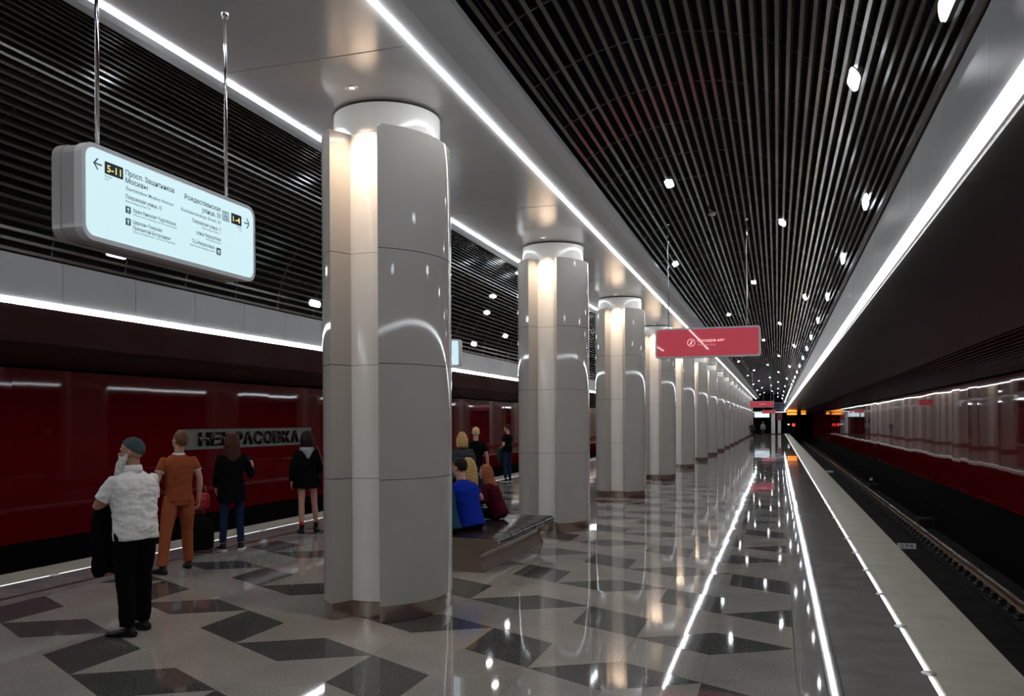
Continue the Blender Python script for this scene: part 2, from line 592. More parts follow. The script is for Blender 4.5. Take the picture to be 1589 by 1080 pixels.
# ------------------------------------------------------------------ track beds, rails
def track(side):
    xc = XC + side * 6.52
    bm = bmesh.new()
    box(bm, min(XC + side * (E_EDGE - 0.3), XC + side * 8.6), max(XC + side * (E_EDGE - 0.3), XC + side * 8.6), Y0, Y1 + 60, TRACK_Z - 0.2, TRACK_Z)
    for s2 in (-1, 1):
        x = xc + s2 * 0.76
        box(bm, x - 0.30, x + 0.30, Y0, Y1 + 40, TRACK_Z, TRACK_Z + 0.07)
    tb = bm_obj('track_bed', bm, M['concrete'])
    tag(tb, kind='structure', label='dark concrete track bed ' + ('right' if side > 0 else 'left') + ' of the platform')
    b3 = bmesh.new()
    xs = sorted((xc + side * 1.42, xc + side * 2.0))
    box(b3, xs[0], xs[1], Y0, Y1 + 40, TRACK_Z, TRACK_Z + 0.42)
    bm_obj('black_bed_cover', b3, M['dark_void'], tb)  # added black box that keeps the bed beyond the far rail dark
    for s2 in (-1, 1):
        x = xc + s2 * 0.76
        root = tag(empty('rail', (x, 0, TRACK_Z + 0.07)), {(1, 1): 'far rusty steel rail with shiny head on the right track', (1, -1): 'near steel rail hidden under the right platform edge',
                   (-1, -1): 'far steel rail of the dark left track', (-1, 1): 'near steel rail of the dark left track'}[(side, s2)], 'rail')
        b3 = bmesh.new()
        prism(b3, [(-0.065, 0.03), (0.065, 0.03), (0.065, 0.045), (0.010, 0.06), (0.010, 0.15), (0.035, 0.16), (0.035, 0.176), (-0.035, 0.176), (-0.035, 0.16), (-0.010, 0.15), (-0.010, 0.06), (-0.065, 0.045)], Y0, Y1 + 40, 'Y')
        bm_obj('rail_web', b3, M['rail_steel'], root)
        b3 = bmesh.new()
        box(b3, -0.030, 0.030, Y0, Y1 + 40, 0.1765, 0.180)
        bm_obj('rail_head', b3, M['rail_head'], root)
        b3 = bmesh.new()
        bevel_box(b3, -0.19, 0.19, -0.12, 0.12, 0.0, 0.03, 0.006, 1)
        bevel_box(b3, -0.16, -0.07, -0.07, 0.07, 0.03, 0.085, 0.01, 1)
        bevel_box(b3, 0.07, 0.16, -0.07, 0.07, 0.03, 0.085, 0.01, 1)
        cm = bm_mesh('rail_fastener', b3, M['black_plastic'])
        if side > 0:
            for i in range(150):
                to_obj('rail_fastener', cm, None, root, (0, 3.0 + i * 0.55, 0))
        else:
            for i in range(60):
                to_obj('rail_fastener', cm, None, root, (0, 3.0 + i * 0.6, 0))
track(1)
track(-1)
# cable boxes and marker plates between the rails of the right track
for i, (y, w) in enumerate(((15.6, 0.5), (27.0, 0.45), (41.0, 0.45))):
    b3 = bmesh.new()
    bevel_box(b3, -w / 2, w / 2, -0.35, 0.35, 0, 0.26, 0.02, 2)
    o = bm_obj('cable_box', b3, M['black_plastic'], None, (XC + 6.52 + 1.25, y, TRACK_Z))
    tag(o, ['nearest low black cable box beside the far right rail', 'second low black cable box beside the far right rail', 'farthest low black cable box beside the far right rail'][i], 'cable box')
for i, (x, y, txt) in enumerate(((2.71, 20.2, '274'), (2.71, 49.0, '276'), (5.9 - 1.55, 43.0, '275'))):
    root = tag(empty('marker_plate', (x, y, TRACK_Z)), ['small white plate numbered 274 on the right track bed', 'distant small white marker plate near the right platform edge', 'distant small white marker plate below the right wall'][i], 'marker plate')
    root.rotation_euler = (-0.5, 0, 0)
    b3 = bmesh.new(); box(b3, -0.19, 0.19, -0.012, 0.0, 0.30, 0.43); bm_obj('plate', b3, M['white_paint'], root)
    b3 = bmesh.new(); box(b3, -0.02, 0.02, 0.006, 0.03, 0.0, 0.40); bm_obj('post', b3, M['black_plastic'], root)
    if i == 0:
        text_obj('274', M['black_plastic'], root, (0, -0.0135, 0.325), '-Y', height=0.085, width=0.26, align='CENTER')

# ------------------------------------------------------------------ side walls with red glossy panels
W_E = 8.43
def side_wall(side):
    x = XC + side * W_E
    bm = bmesh.new()
    box(bm, min(x, x + side * 0.3), max(x, x + side * 0.3), Y0, Y1 + 60, TRACK_Z - 0.2, 3.3)
    w = bm_obj('wall_right' if side > 0 else 'wall_left', bm, M['dark_void'])
    tag(w, kind='structure', label=('right' if side > 0 else 'left') + ' track wall clad in glossy dark red panels')
    pw = 1.05
    b3 = bmesh.new()
    bevel_box(b3, -0.015, 0.015, -pw / 2 + 0.003, pw / 2 - 0.003, -0.16, 2.76, 0.004, 1)
    me = bm_mesh('wall_panel', b3, M['red_panel'])
    y = Y0 + pw / 2
    while y < Y1 + 4:
        to_obj('red_wall_panel', me, None, w, (x - side * 0.03, y, 0), (0, rnd.gauss(0, 0.0006), side * 0.010 + rnd.gauss(0, 0.004)))
        y += pw
side_wall(1)
side_wall(-1)

# ------------------------------------------------------------------ ceiling: column beam, slatted vaults, fascias, soffits
def interp_path(P, step):
    # Catmull-Rom then resample by arc length
    fine = []
    for i in range(len(P) - 1):
        p0, p1, p2, p3 = P[max(i - 1, 0)], P[i], P[i + 1], P[min(i + 2, len(P) - 1)]
        for k in range(20):
            t = k / 20
            q = []
            for d in (0, 1):
                q.append(0.5 * (2 * p1[d] + (p2[d] - p0[d]) * t + (2 * p0[d] - 5 * p1[d] + 4 * p2[d] - p3[d]) * t * t + (-p0[d] + 3 * p1[d] - 3 * p2[d] + p3[d]) * t ** 3))
            fine.append(tuple(q))
    fine.append(P[-1])
    out = []
    acc, nxt = 0.0, 0.0
    for a, b in zip(fine, fine[1:]):
        L = math.hypot(b[0] - a[0], b[1] - a[1])
        while nxt <= acc + L and L > 0:
            t = (nxt - acc) / L
            tx, tz = (b[0] - a[0]) / L, (b[1] - a[1]) / L
            out.append((a[0] + t * (b[0] - a[0]), a[1] + t * (b[1] - a[1]), tx, tz))
            nxt += step
        acc += L
    return out, fine
VAULT = [(1.42, 5.02), (1.9, 5.25), (2.5, 5.36), (3.1, 5.33), (3.6, 5.15), (4.05, 4.85), (4.35, 4.5), (4.5, 4.15), (4.56, 3.84), (4.575, 3.70)]
SOFF = [(6.72, 2.99), (7.4, 2.86), (8.36, 2.79)]
vslats, vfine = interp_path(VAULT, 0.112)
sslats, sfine = interp_path(SOFF, 0.10)

bm = bmesh.new()
# solid core of the beam and the black shells above the slats
box(bm, XC - 1.30, XC + 1.30, Y0, Y1, 4.99, 5.5)
box(bm, XC - 0.90, XC + 0.90, Y0, Y1, 4.83, 4.99)
box(bm, XC - 9.0, XC + 9.0, Y0, Y1, 5.85, 6.0)
for side in (1, -1):
    x = sorted((XC + side * 4.72, XC + side * 4.86))
    box(bm, x[0], x[1], Y0, Y1, 3.3, 5.85)
    x = sorted((XC + side * 4.86, XC + side * 9.0))
    box(bm, x[0], x[1], Y0, Y1, 3.32, 3.42)
ceiling = bm_obj('ceiling', bm, M['black_shell'])
tag(ceiling, kind='structure', label='black slatted vaulted ceiling on both sides of a grey panelled beam over the columns')

b3 = bmesh.new()
bevel_box(b3, -0.90, 0.90, -0.645 + 0.003, 0.645 - 0.003, 4.80, 4.83, 0.003, 1)
me = bm_mesh('beam_panel', b3, M['beam_panel'])
y = 0.35 - 4 * 1.29
while y < Y1 - 1:
    to_obj('beam_panel', me, None, ceiling, (XC, y, 0), (rnd.gauss(0, 0.0006), 0, 0))
    y += 1.29
for side in (1, -1):
    b3 = bmesh.new()
    pts = [(0.955, 4.80), (1.10, 4.825), (1.25, 4.87), (1.35, 4.93), (1.35, 4.99), (0.955, 4.99)]
    prism(b3, [(XC + side * a, z) for a, z in pts], Y0, Y1, 'Y')
    bm_obj('beam_edge_profile', b3, M['beam_edge'], ceiling)

def slat_mesh(e, z, tx, tz, side, w=0.036, d=0.085):
    nx, nz = -tz, tx        # outward normal (away from the platform space)
    if nz < -0.2 or (nx < 0 and abs(nz) < 0.2):
        nx, nz = -nx, -nz
    b = bmesh.new()
    c = [(e - tx * w / 2, z - tz * w / 2), (e + tx * w / 2, z + tz * w / 2),
         (e + tx * w / 2 + nx * d, z + tz * w / 2 + nz * d), (e - tx * w / 2 + nx * d, z - tz * w / 2 + nz * d)]
    prism(b, [(XC + side * a, zz) for a, zz in c], Y0, Y1, 'Y')
    return b
for side in (1, -1):
    for e, z, tx, tz in vslats:
        bm_obj('ceiling_slat', slat_mesh(e, z, tx, tz, side), M['slat'], ceiling)
    for e, z, tx, tz in sslats:
        bm_obj('soffit_slat', slat_mesh(e, z, tx, tz, side, 0.04, 0.07), M['slat'], ceiling)
    # carrier bars above the slats
    b3 = bmesh.new()
    y = Y0 + 0.8
    pts = vfine[:-4:12] + [vfine[-1]]
    while y < Y1:
        for a, b in zip(pts, pts[1:]):
            L = math.hypot(b[0] - a[0], b[1] - a[1])
            tx, tz = (b[0] - a[0]) / L, (b[1] - a[1]) / L
            nx, nz = -tz, tx
            c = [(a[0] + nx * 0.087, a[1] + nz * 0.087), (b[0] + nx * 0.087, b[1] + nz * 0.087), (b[0] + nx * 0.12, b[1] + nz * 0.12), (a[0] + nx * 0.12, a[1] + nz * 0.12)]
            prism(b3, [(XC + side * p, q) for p, q in c], y, y + 0.02, 'Y')
        y += 1.2
    o = bm_obj('slat_carrier_bars', b3, M['carrier'], ceiling)
    o['kind'] = 'stuff'
    # soffit over the track
    b3 = bmesh.new()
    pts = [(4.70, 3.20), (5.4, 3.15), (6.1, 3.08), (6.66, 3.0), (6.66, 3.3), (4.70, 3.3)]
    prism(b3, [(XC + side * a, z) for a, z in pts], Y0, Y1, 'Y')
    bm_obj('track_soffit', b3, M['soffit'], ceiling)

for side in (1, -1):
    tr = None
    b3 = bmesh.new()
    x = sorted((XC + side * 4.66, XC + side * 4.715))
    box(b3, x[0], x[1], Y0, Y1, 3.22, 3.78)
    tr = bm_obj('trim_1' if side > 0 else 'trim_2', b3, M['dark_gap'])
    tag(tr, kind='structure', label='grey panelled fascia above the ' + ('right' if side > 0 else 'left') + ' platform edge')
    b3 = bmesh.new()
    bevel_box(b3, -0.02, 0.02, -0.61 + 0.003, 0.61 - 0.003, 3.26, 3.76, 0.003, 1)
    me = bm_mesh('fascia_panel', b3, M['fascia'])
    y = 8.14 + 0.61 - 1.22 * 11
    while y < Y1 - 0.6:
        to_obj('fascia_panel', me, None, tr, (XC + side * 4.635, y, 0), (0, 0, rnd.gauss(0, 0.001)))
        y += 1.22

def strip_light(label, outline):
    """outline: closed (x, z) section of the luminous profile; it stands slightly proud of its channel"""
    root = tag(empty('strip_light', (0, 0, 0)), label, 'strip light')
    b3 = bmesh.new()
    y = Y0
    n = len(outline)
    prev = [b3.verts.new((x, y, z)) for x, z in outline]
    while y < Y1 - 0.1:
        y = min(y + 1.29, Y1)
        cur = [b3.verts.new((x, y, z)) for x, z in outline]
        for i in range(n):
            b3.faces.new((prev[i], prev[(i + 1) % n], cur[(i + 1) % n], cur[i]))
        prev = cur
    bm_obj('light_diffuser', b3, M['led'], root)
    return root
def half_round(xc, zc, r, a0=180, a1=360, n=6):
    return [(xc + r * math.cos(math.radians(a0 + (a1 - a0) * k / n)), zc + r * math.sin(math.radians(a0 + (a1 - a0) * k / n))) for k in range(n + 1)]
for side, nm in ((1, 'right'), (-1, 'left')):
    strip_light('long bright white strip light along the %s edge of the column beam' % nm,
                [(XC + side * 0.9275 + dx, z) for dx, z in ((-0.025, 4.815), (-0.025, 4.795), (-0.015, 4.782), (0.015, 4.782), (0.025, 4.795), (0.025, 4.815))])
    strip_light('long bright white strip light above the %s platform edge' % nm,
                [(XC + side * e, z) for e, z in ((4.612, 3.256), (4.600, 3.240), (4.600, 3.222), (4.622, 3.195), (4.645, 3.190), (4.662, 3.195), (4.657, 3.256))])

# end wall of the station hall
bm = bmesh.new()
box(bm, XC - 5.3, XC + 4.5, Y1, Y1 + 0.3, -0.3, 6.0)
o = bm_obj('wall_end', bm, M['dark_void']); tag(o, kind='structure', label='dark end wall of the platform hall')
bm = bmesh.new()
box(bm, XC - 9.0, XC + 9.0, Y1 + 60, Y1 + 60.3, TRACK_Z, 6.0)
o = bm_obj('wall_tunnel', bm, M['dark_void']); tag(o, kind='structure', label='black tunnel end far behind the platform')
bm = bmesh.new()
box(bm, XC - 9.0, XC + 9.0, Y0 - 0.3, Y0, TRACK_Z - 0.2, 6.0)
o = bm_obj('wall_back', bm, M['concrete']); tag(o, kind='structure', label='wall behind the viewer')

# ------------------------------------------------------------------ pill lamps between the slats
def path_at(e):
    best = min(range(len(vfine) - 1), key=lambda i: abs(vfine[i][0] - e))
    a, b = vfine[max(best - 1, 0)], vfine[min(best + 1, len(vfine) - 1)]
    L = math.hypot(b[0] - a[0], b[1] - a[1])
    return vfine[best][1], (b[0] - a[0]) / L, (b[1] - a[1]) / L
def pill_profile(w, l, n=6):
    pts = []
    r = w / 2
    for s, a0 in ((1, 0), (-1, 180)):
        for k in range(n + 1):
            a = math.radians(a0 + 180 * k / n)
            pts.append((r * math.cos(a), s * (l / 2 - r) + r * math.sin(a)))
    return pts
b3 = bmesh.new(); prism(b3, pill_profile(0.105, 0.36), -0.012, 0.0); lens_me = bm_mesh('lamp_lens', b3, M['lamp'])
b3 = bmesh.new(); prism(b3, pill_profile(0.125, 0.38), 0.0, 0.05); rim_me = bm_mesh('lamp_housing', b3, M['lamp_rim'])
def pill_lamp(side, e, y, label, group):
    z, tx, tz = path_at(e)
    root = tag(empty('ceiling_lamp', (XC + side * e, y, z)), label, 'lamp', group)
    ang = math.atan2(tz, tx)
    root.rotation_euler = (0, -ang * side if side > 0 else ang, 0)
    to_obj('lamp_lens', lens_me, None, root, (0, 0, -0.004))
    to_obj('lamp_housing', rim_me, None, root, (0, 0, -0.002))
RL = {2.15: [12.57, 28.65, 44.7], 3.75: [14.59, 29.69, 44.41], 3.1: [22.29, 38.35, 55.28], 4.27: [7.46, 20.28, 33.26, 45.81],
      4.53: [4.97, 9.3, 12.44, 16.2, 19.92, 23.93, 27.55, 31.54], 1.62: [18.0, 33.3, 48.6]}
RS = {2.15: 16.0, 3.75: 14.9, 3.1: 16.2, 4.27: 12.9, 4.53: 4.6, 1.62: 15.3}
first_labels = {(4.53, 4.97): 'large-looking pill-shaped ceiling lamp at the top right, nearest the viewer, beside the grey fascia',
                (4.27, 7.46): 'bright pill-shaped ceiling lamp among wide slats, left of the top right lamp',
                (2.15, 12.57): 'pill-shaped ceiling lamp upper left of the near red sign, above its rods'}
ORD = ['first', 'second', 'third', 'fourth', 'fifth', 'sixth', 'seventh', 'eighth', 'ninth', 'tenth', 'eleventh', 'twelfth', 'thirteenth', 'fourteenth', 'fifteenth',
       'sixteenth', 'seventeenth', 'eighteenth', 'nineteenth', 'twentieth', 'twenty-first', 'twenty-second', 'twenty-third', 'twenty-fourth', 'twenty-fifth', 'twenty-sixth', 'twenty-seventh', 'twenty-eighth', 'twenty-ninth', 'thirtieth']
ROWN = {2.15: 'row by the column beam', 1.62: 'row hugging the column beam', 3.1: 'middle row', 3.75: 'row right of the middle', 4.27: 'row near the fascia', 4.53: 'outermost row along the fascia'}
ROWL = {2.15: 'row by the column beam', 3.0: 'middle row', 3.56: 'row beyond the middle', 4.03: 'third row from the fascia', 4.36: 'second row from the fascia', 4.53: 'row along the left fascia'}
for e, ys in RL.items():
    ys = list(ys)
    while ys[-1] + RS[e] < Y1 - 4:
        ys.append(ys[-1] + RS[e])
    for q, y in enumerate(ys):
        lab = first_labels.get((e, y), '%s pill lamp from the viewer in the %s, right ceiling' % (ORD[q], ROWN[e]))
        pill_lamp(1, e, y, lab, 'pill lamps in the right slatted vault')
LLs = {2.15: [19.11, 35.0], 3.56: [21.3, 37.0], 4.03: [22.16, 33.5], 4.36: [24.83, 36.0], 4.53: [8.92, 13.85, 22.46, 28.0, 32.0], 3.0: [30.0, 46.0]}
for e, ys in LLs.items():
    ys = list(ys)
    while ys[-1] + 14.0 < Y1 - 4:
        ys.append(ys[-1] + 14.0)
    for q, y in enumerate(ys):
        lab = '%s pill lamp from the viewer in the %s, left ceiling' % (ORD[q], ROWL[e])
        if y == 8.92: lab = 'white pill-shaped ceiling lamp just below the hanging direction sign'
        if y == 13.85: lab = 'white pill-shaped ceiling lamp just left of the nearest column'
        pill_lamp(-1, e, y, lab, 'pill lamps in the left slatted vault')
# smoke detector
b3 = bmesh.new(); lathe(b3, [(0.02, 5.27), (0.06, 5.28), (0.07, 5.31), (0.05, 5.34)], n=20)
o = bm_obj('smoke_detector', b3, M['sign_shell'], None, (XC + 2.62, 14.6, 0.0), smooth=True)
tag(o, 'small round grey smoke detector on the slats above the near red sign', 'smoke detector')

# ------------------------------------------------------------------ columns
ROWS = [(0.15, 1.29), (1.29, 2.34), (2.34, 3.38), (3.38, 4.50)]
def arc_outline(grow=0.0, n=18):
    R, cx = 0.88, -0.28
    a = math.asin(0.71 / R)
    pts = []
    for i in range(n + 1):
        t = -a + 2 * a * i / n
        pts.append((cx + (R + grow) * math.cos(t), (R + grow) * math.sin(t)))
    return pts
def shell_section(s, grow=0.0):
    out = arc_outline(grow)
    a1 = math.atan2(0.50, 0.14)
    inner = [(0.525 * math.cos(a1 - 2 * a1 * i / 12), 0.525 * math.sin(a1 - 2 * a1 * i / 12)) for i in range(13)]
    pts = out + inner
    return [(s * x, y) for x, y in pts]
def smooth_by_angle(me, deg=25):
    for p in me.polygons:
        p.use_smooth = True
    me.set_sharp_from_angle(angle=math.radians(deg))
shell_meshes = []
for s in (1, -1):
    for z0, z1 in ROWS:
        b3 = bmesh.new(); prism(b3, shell_section(s), z0 + 0.003, z1 - 0.003)
        me = bm_mesh('shell_panel', b3, M['column_panel']); smooth_by_angle(me)
        shell_meshes.append(me)
    b3 = bmesh.new(); prism(b3, shell_section(s, -0.006), 0.004, 0.15)
    me = bm_mesh('base_trim', b3, M['steel']); smooth_by_angle(me)
    shell_meshes.append(me)
core_meshes = []
for z0, z1 in ROWS + [(4.50, 4.775)]:
    b3 = bmesh.new(); lathe(b3, [(0.52, z0 + 0.002), (0.52, z1 - (0.002 if z1 < 4.6 else 0))], n=64)
    me = bm_mesh('core_panel', b3, M['core_panel']); smooth_by_angle(me)
    core_meshes.append(me)
b3 = bmesh.new(); lathe(b3, [(0.524, 0.004), (0.524, 0.15)], n=48); core_trim = bm_mesh('core_base_trim', b3, M['steel']); smooth_by_angle(core_trim)
b3 = bmesh.new(); lathe(b3, [(0.515, 0.0), (0.515, 4.799)], n=40); core_in = bm_mesh('core', b3, M['dark_gap']); smooth_by_angle(core_in)
b3 = bmesh.new(); ellipsoid(b3, (0, 0, 0), (0.02, 0.012, 0.045)); plug_me = bm_mesh('plug', b3, M['red_bag'], True)
names = ['nearest', 'second nearest', 'third', 'fourth', 'fifth']
for i, y in enumerate(COL_Y):
    root = empty('column', (XC, y, 0))
    if i < 5:
        tag(root, ['nearest and largest light grey column, standing left of the picture centre', 'second nearest light grey column, behind the bench end',
                   'third light grey column of the row, right of the bench column', 'fourth light grey column of the row, left part of near red sign above it',
                   'fifth light grey column of the row, right under the near red sign'][i], 'column', 'light grey columns in one row')
    else:
        tag(root, ORD[i] + ' light grey column of the row counted from the viewer', 'column', 'light grey columns in one row')
    for j, me in enumerate(shell_meshes):
        to_obj('base_trim' if j % 5 == 4 else 'shell_panel', me, None, root)
    for me in core_meshes:
        to_obj('core_panel', me, None, root)
    to_obj('core_base_trim', core_trim, None, root)
    to_obj('core', core_in, None, root)
    if i == 0:
        to_obj('red_plug', plug_me, None, root, (0.17, -0.52, 0.085))

# warm downlights over the column niches
b3 = bmesh.new(); lathe(b3, [(0.030, 4.796), (0.055, 4.790), (0.062, 4.795), (0.062, 4.801)], n=24); ring_me = bm_mesh('downlight_ring', b3, M['chrome'], True)
b3 = bmesh.new(); lathe(b3, [(0.028, 4.7955), (0.028, 4.800)], n=20); dl_me = bm_mesh('downlight_lens', b3, M['warm_lens'])
for i, y in enumerate(COL_Y):
    for s in (-1, 1):
        root = tag(empty('downlight', (XC + 0.04, y + s * 0.80, 0)),
                   'small round downlight in the beam in front of the nearest column' if (i == 0 and s < 0) else
                   'small round downlight in the beam ' + ('behind' if s > 0 else 'in front of') + ' the ' + (ORD[i] if i else 'nearest') + ' column', 'downlight', 'downlights over the column niches')
        to_obj('downlight_ring', ring_me, None, root)
        to_obj('downlight_lens', dl_me, None, root)
        if i < 18:
            ld = bpy.data.lights.new('downlight_lamp', 'SPOT')
            ld.energy = 95
            ld.color = (1.0, 0.76, 0.56)
            ld.spot_size = math.radians(82)
            ld.spot_blend = 1.0
            ld.shadow_soft_size = 0.03
            lo = bpy.data.objects.new('downlight_lamp', ld)
            COL.objects.link(lo)
            lo.parent = root
            lo.location = (0, 0, 4.775)
            lo.rotation_euler = (s * -0.16, 0, 0)

# ------------------------------------------------------------------ hanging signs
def rod(root, x, y, z0, z1, r=0.011):
    b3 = bmesh.new(); lathe(b3, [(r, z0), (r, z1 - 0.03), (r * 0.9, z1)], c=(x, y), n=14)
    bm_obj('rod', b3, M['chrome'], root, smooth=True)
    b3 = bmesh.new(); lathe(b3, [(0.012, z1 - 0.05), (0.032, z1 - 0.012), (0.032, z1)], c=(x, y), n=14)
    bm_obj('rod_flange', b3, M['chrome'], root, smooth=True)

# direction sign, parallel to the tracks; local x = 0 is the lit face towards +X
SX, SYA, SYB, SZB, SZT = -3.72, 3.80, 5.45, 2.855, 3.415
sign = tag(empty('direction_sign', (SX, 0, 0)), 'white illuminated hanging direction sign with arrows and exit numbers 5-11 and 1-4', 'sign')
cy, cz, w, h = (SYA + SYB) / 2, (SZB + SZT) / 2, SYB - SYA, SZT - SZB
def slab_x(outline, x0, x1):
    b = bmesh.new(); prism(b, outline, x0, x1, 'X'); return b
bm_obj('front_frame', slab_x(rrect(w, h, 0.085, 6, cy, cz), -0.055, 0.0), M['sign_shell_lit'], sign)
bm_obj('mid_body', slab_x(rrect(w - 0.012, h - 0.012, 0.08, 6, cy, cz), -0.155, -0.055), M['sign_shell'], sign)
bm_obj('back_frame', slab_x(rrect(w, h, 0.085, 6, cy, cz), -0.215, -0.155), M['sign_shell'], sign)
bm_obj('lit_panel', slab_x(rrect(w - 0.055, h - 0.055, 0.062, 6, cy, cz), 0.0, 0.002), M['sign_face'], sign)
XT = 0.0032
def t(body, y, z, hgt, wd=None, al='LEFT', m='sign_text', bold=0.016):
    text_obj(body, M[m], sign, (XT, y, z), '+X', height=hgt, width=wd, align=al, bold=bold)
def bar(y0, z0, y1, z1, th, m='sign_text', nm='arrow_stroke', x=0.0026):
    d = Vector((y1 - y0, z1 - z0)); n = Vector((-d.y, d.x)).normalized() * th / 2
    b = bmesh.new(); prism(b, [(y0 + n.x, z0 + n.y), (y0 - n.x, z0 - n.y), (y1 - n.x, z1 - n.y), (y1 + n.x, z1 + n.y)], x, x + 0.0006, 'X')
    bm_obj(nm, b, M[m], sign)
bar(3.885, 3.30, 3.945, 3.30, 0.009); bar(3.883, 3.297, 3.915, 3.332, 0.009); bar(3.883, 3.303, 3.915, 3.268, 0.009)
bar(5.31, 3.277, 5.368, 3.277, 0.009); bar(5.370, 3.28, 5.340, 3.314, 0.009); bar(5.370, 3.274, 5.340, 3.240, 0.009)
def sq(y0, y1, z0, z1, m='sign_box', nm='number_box', r=0.006):
    b = slab_x(rrect(y1 - y0, z1 - z0, r, 3, (y0 + y1) / 2, (z0 + z1) / 2), 0.002, 0.0026); bm_obj(nm, b, M[m], sign)
sq(3.967, 4.112, 3.262, 3.334); sq(5.158, 5.278, 3.240, 3.314)
t('5-11', 3.984, 3.277, 0.042, 0.110, 'LEFT', 'sign_yellow', 0.014)
t('1-4', 5.176, 3.257, 0.040, 0.084, 'LEFT', 'sign_yellow', 0.014)
t('Выходы', 3.968, 3.243, 0.012, 0.055, 'LEFT', 'sign_text_light'); t('Exits', 3.968, 3.226, 0.010, 0.028, 'LEFT', 'sign_text_light')
t('Выходы', 5.278, 3.222, 0.012, 0.055, 'RIGHT', 'sign_text_light'); t('Exits', 5.278, 3.205, 0.010, 0.028, 'RIGHT', 'sign_text_light')
t('Просп. Защитников', 4.13, 3.298, 0.033, 0.43)
t('Москвы', 4.13, 3.253, 0.033, 0.185)
t('Zaschitnikov Moskvy Avenue', 4.13, 3.211, 0.022, 0.42, 'LEFT', 'sign_text_light')
t('Покровская улица, 15', 4.13, 3.160, 0.024, 0.31)
t('Pokrovskaya Street, 15', 4.13, 3.137, 0.013, 0.21, 'LEFT', 'sign_text_light')
sq(4.130, 4.172, 3.072, 3.114, 'sign_text', 'pictogram_box', 0.003)
sq(4.130, 4.172, 3.000, 3.042, 'sign_text', 'pictogram_box', 0.003)
for zc in (3.093, 3.021):
    bar(4.151, zc - 0.015, 4.151, zc + 0.015, 0.006, 'sign_face', 'cross_stroke', 0.0028); bar(4.142, zc + 0.005, 4.160, zc + 0.005, 0.006, 'sign_face', 'cross_stroke', 0.0030)
t('Храм Николая Чудотворца', 4.19, 3.090, 0.022, 0.38)
t('Church of St. Nicholas the Wonderworker', 4.19, 3.070, 0.011, 0.395, 'LEFT', 'sign_text_light')
t('Церковь Покрова', 4.19, 3.020, 0.022, 0.25)
t('Пресвятой Богородицы', 4.19, 2.985, 0.022, 0.33)
t('Church of Intercession of the St. Virgin Mary', 4.19, 2.966, 0.011, 0.38, 'LEFT', 'sign_text_light')
t('Рождественская', 5.035, 3.290, 0.033, 0.375, 'RIGHT')
t('улица, 33', 5.035, 3.243, 0.033, 0.20, 'RIGHT')
t('Rozhdestvenskaya Street, 33', 5.035, 3.203, 0.022, 0.41, 'RIGHT', 'sign_text_light')
t('Покровская улица, 11', 5.035, 3.153, 0.024, 0.30, 'RIGHT')
t('Pokrovskaya Street, 11', 5.035, 3.130, 0.013, 0.20, 'RIGHT', 'sign_text_light')
t('улица Недорубова', 5.035, 3.082, 0.024, 0.26, 'RIGHT')
t('Nedorubova Street', 5.035, 3.062, 0.012, 0.16, 'RIGHT', 'sign_text_light')
t('ТЦ «Некрасовка»', 4.970, 3.015, 0.024, 0.24, 'RIGHT')
t('Nekrasovka Shopping Center', 4.970, 2.992, 0.013, 0.26, 'RIGHT', 'sign_text_light')
sq(4.988, 5.036, 2.983, 3.032, 'sign_text', 'pictogram_box', 0.003)
bar(5.000, 2.995, 5.024, 2.995, 0.005, 'sign_face', 'bus_stroke', 0.0028); bar(5.000, 3.010, 5.024, 3.010, 0.012, 'sign_face', 'bus_stroke', 0.0030)
sq(5.058, 5.132, 3.238, 3.306, 'sign_text', 'pictogram_box', 0.004)
sq(5.063, 5.127, 3.243, 3.301, 'sign_face', 'pictogram_field', 0.003)
def xdisc(y, z, r0, r1, m, nm, x=0.0030):
    b = bmesh.new()
    n = 24
    o_ = [b.verts.new((x, y + r1 * math.cos(2 * PI * i / n), z + r1 * math.sin(2 * PI * i / n))) for i in range(n)]
    if r0 > 0:
        i_ = [b.verts.new((x, y + r0 * math.cos(2 * PI * i / n), z + r0 * math.sin(2 * PI * i / n))) for i in range(n)]
        for i in range(n):
            b.faces.new((o_[i], o_[(i + 1) % n], i_[(i + 1) % n], i_[i]))
    else:
        b.faces.new(o_)
    bm_obj(nm, b, M[m], sign)
xdisc(5.092, 3.262, 0.011, 0.015, 'sign_text', 'wheelchair_wheel'); xdisc(5.090, 3.293, 0, 0.005, 'sign_text', 'wheelchair_head')
bar(5.090, 3.286, 5.093, 3.268, 0.005, 'sign_text', 'wheelchair_stroke', 0.0031); bar(5.093, 3.268, 5.106, 3.268, 0.005, 'sign_text', 'wheelchair_stroke', 0.0032); bar(5.106, 3.268, 5.112, 3.252, 0.005, 'sign_text', 'wheelchair_stroke', 0.0033)
rod(sign, -0.10, 4.02, SZT - 0.004, 4.80, 0.012)
rod(sign, -0.10, 5.24, SZT - 0.004, 4.80, 0.012)

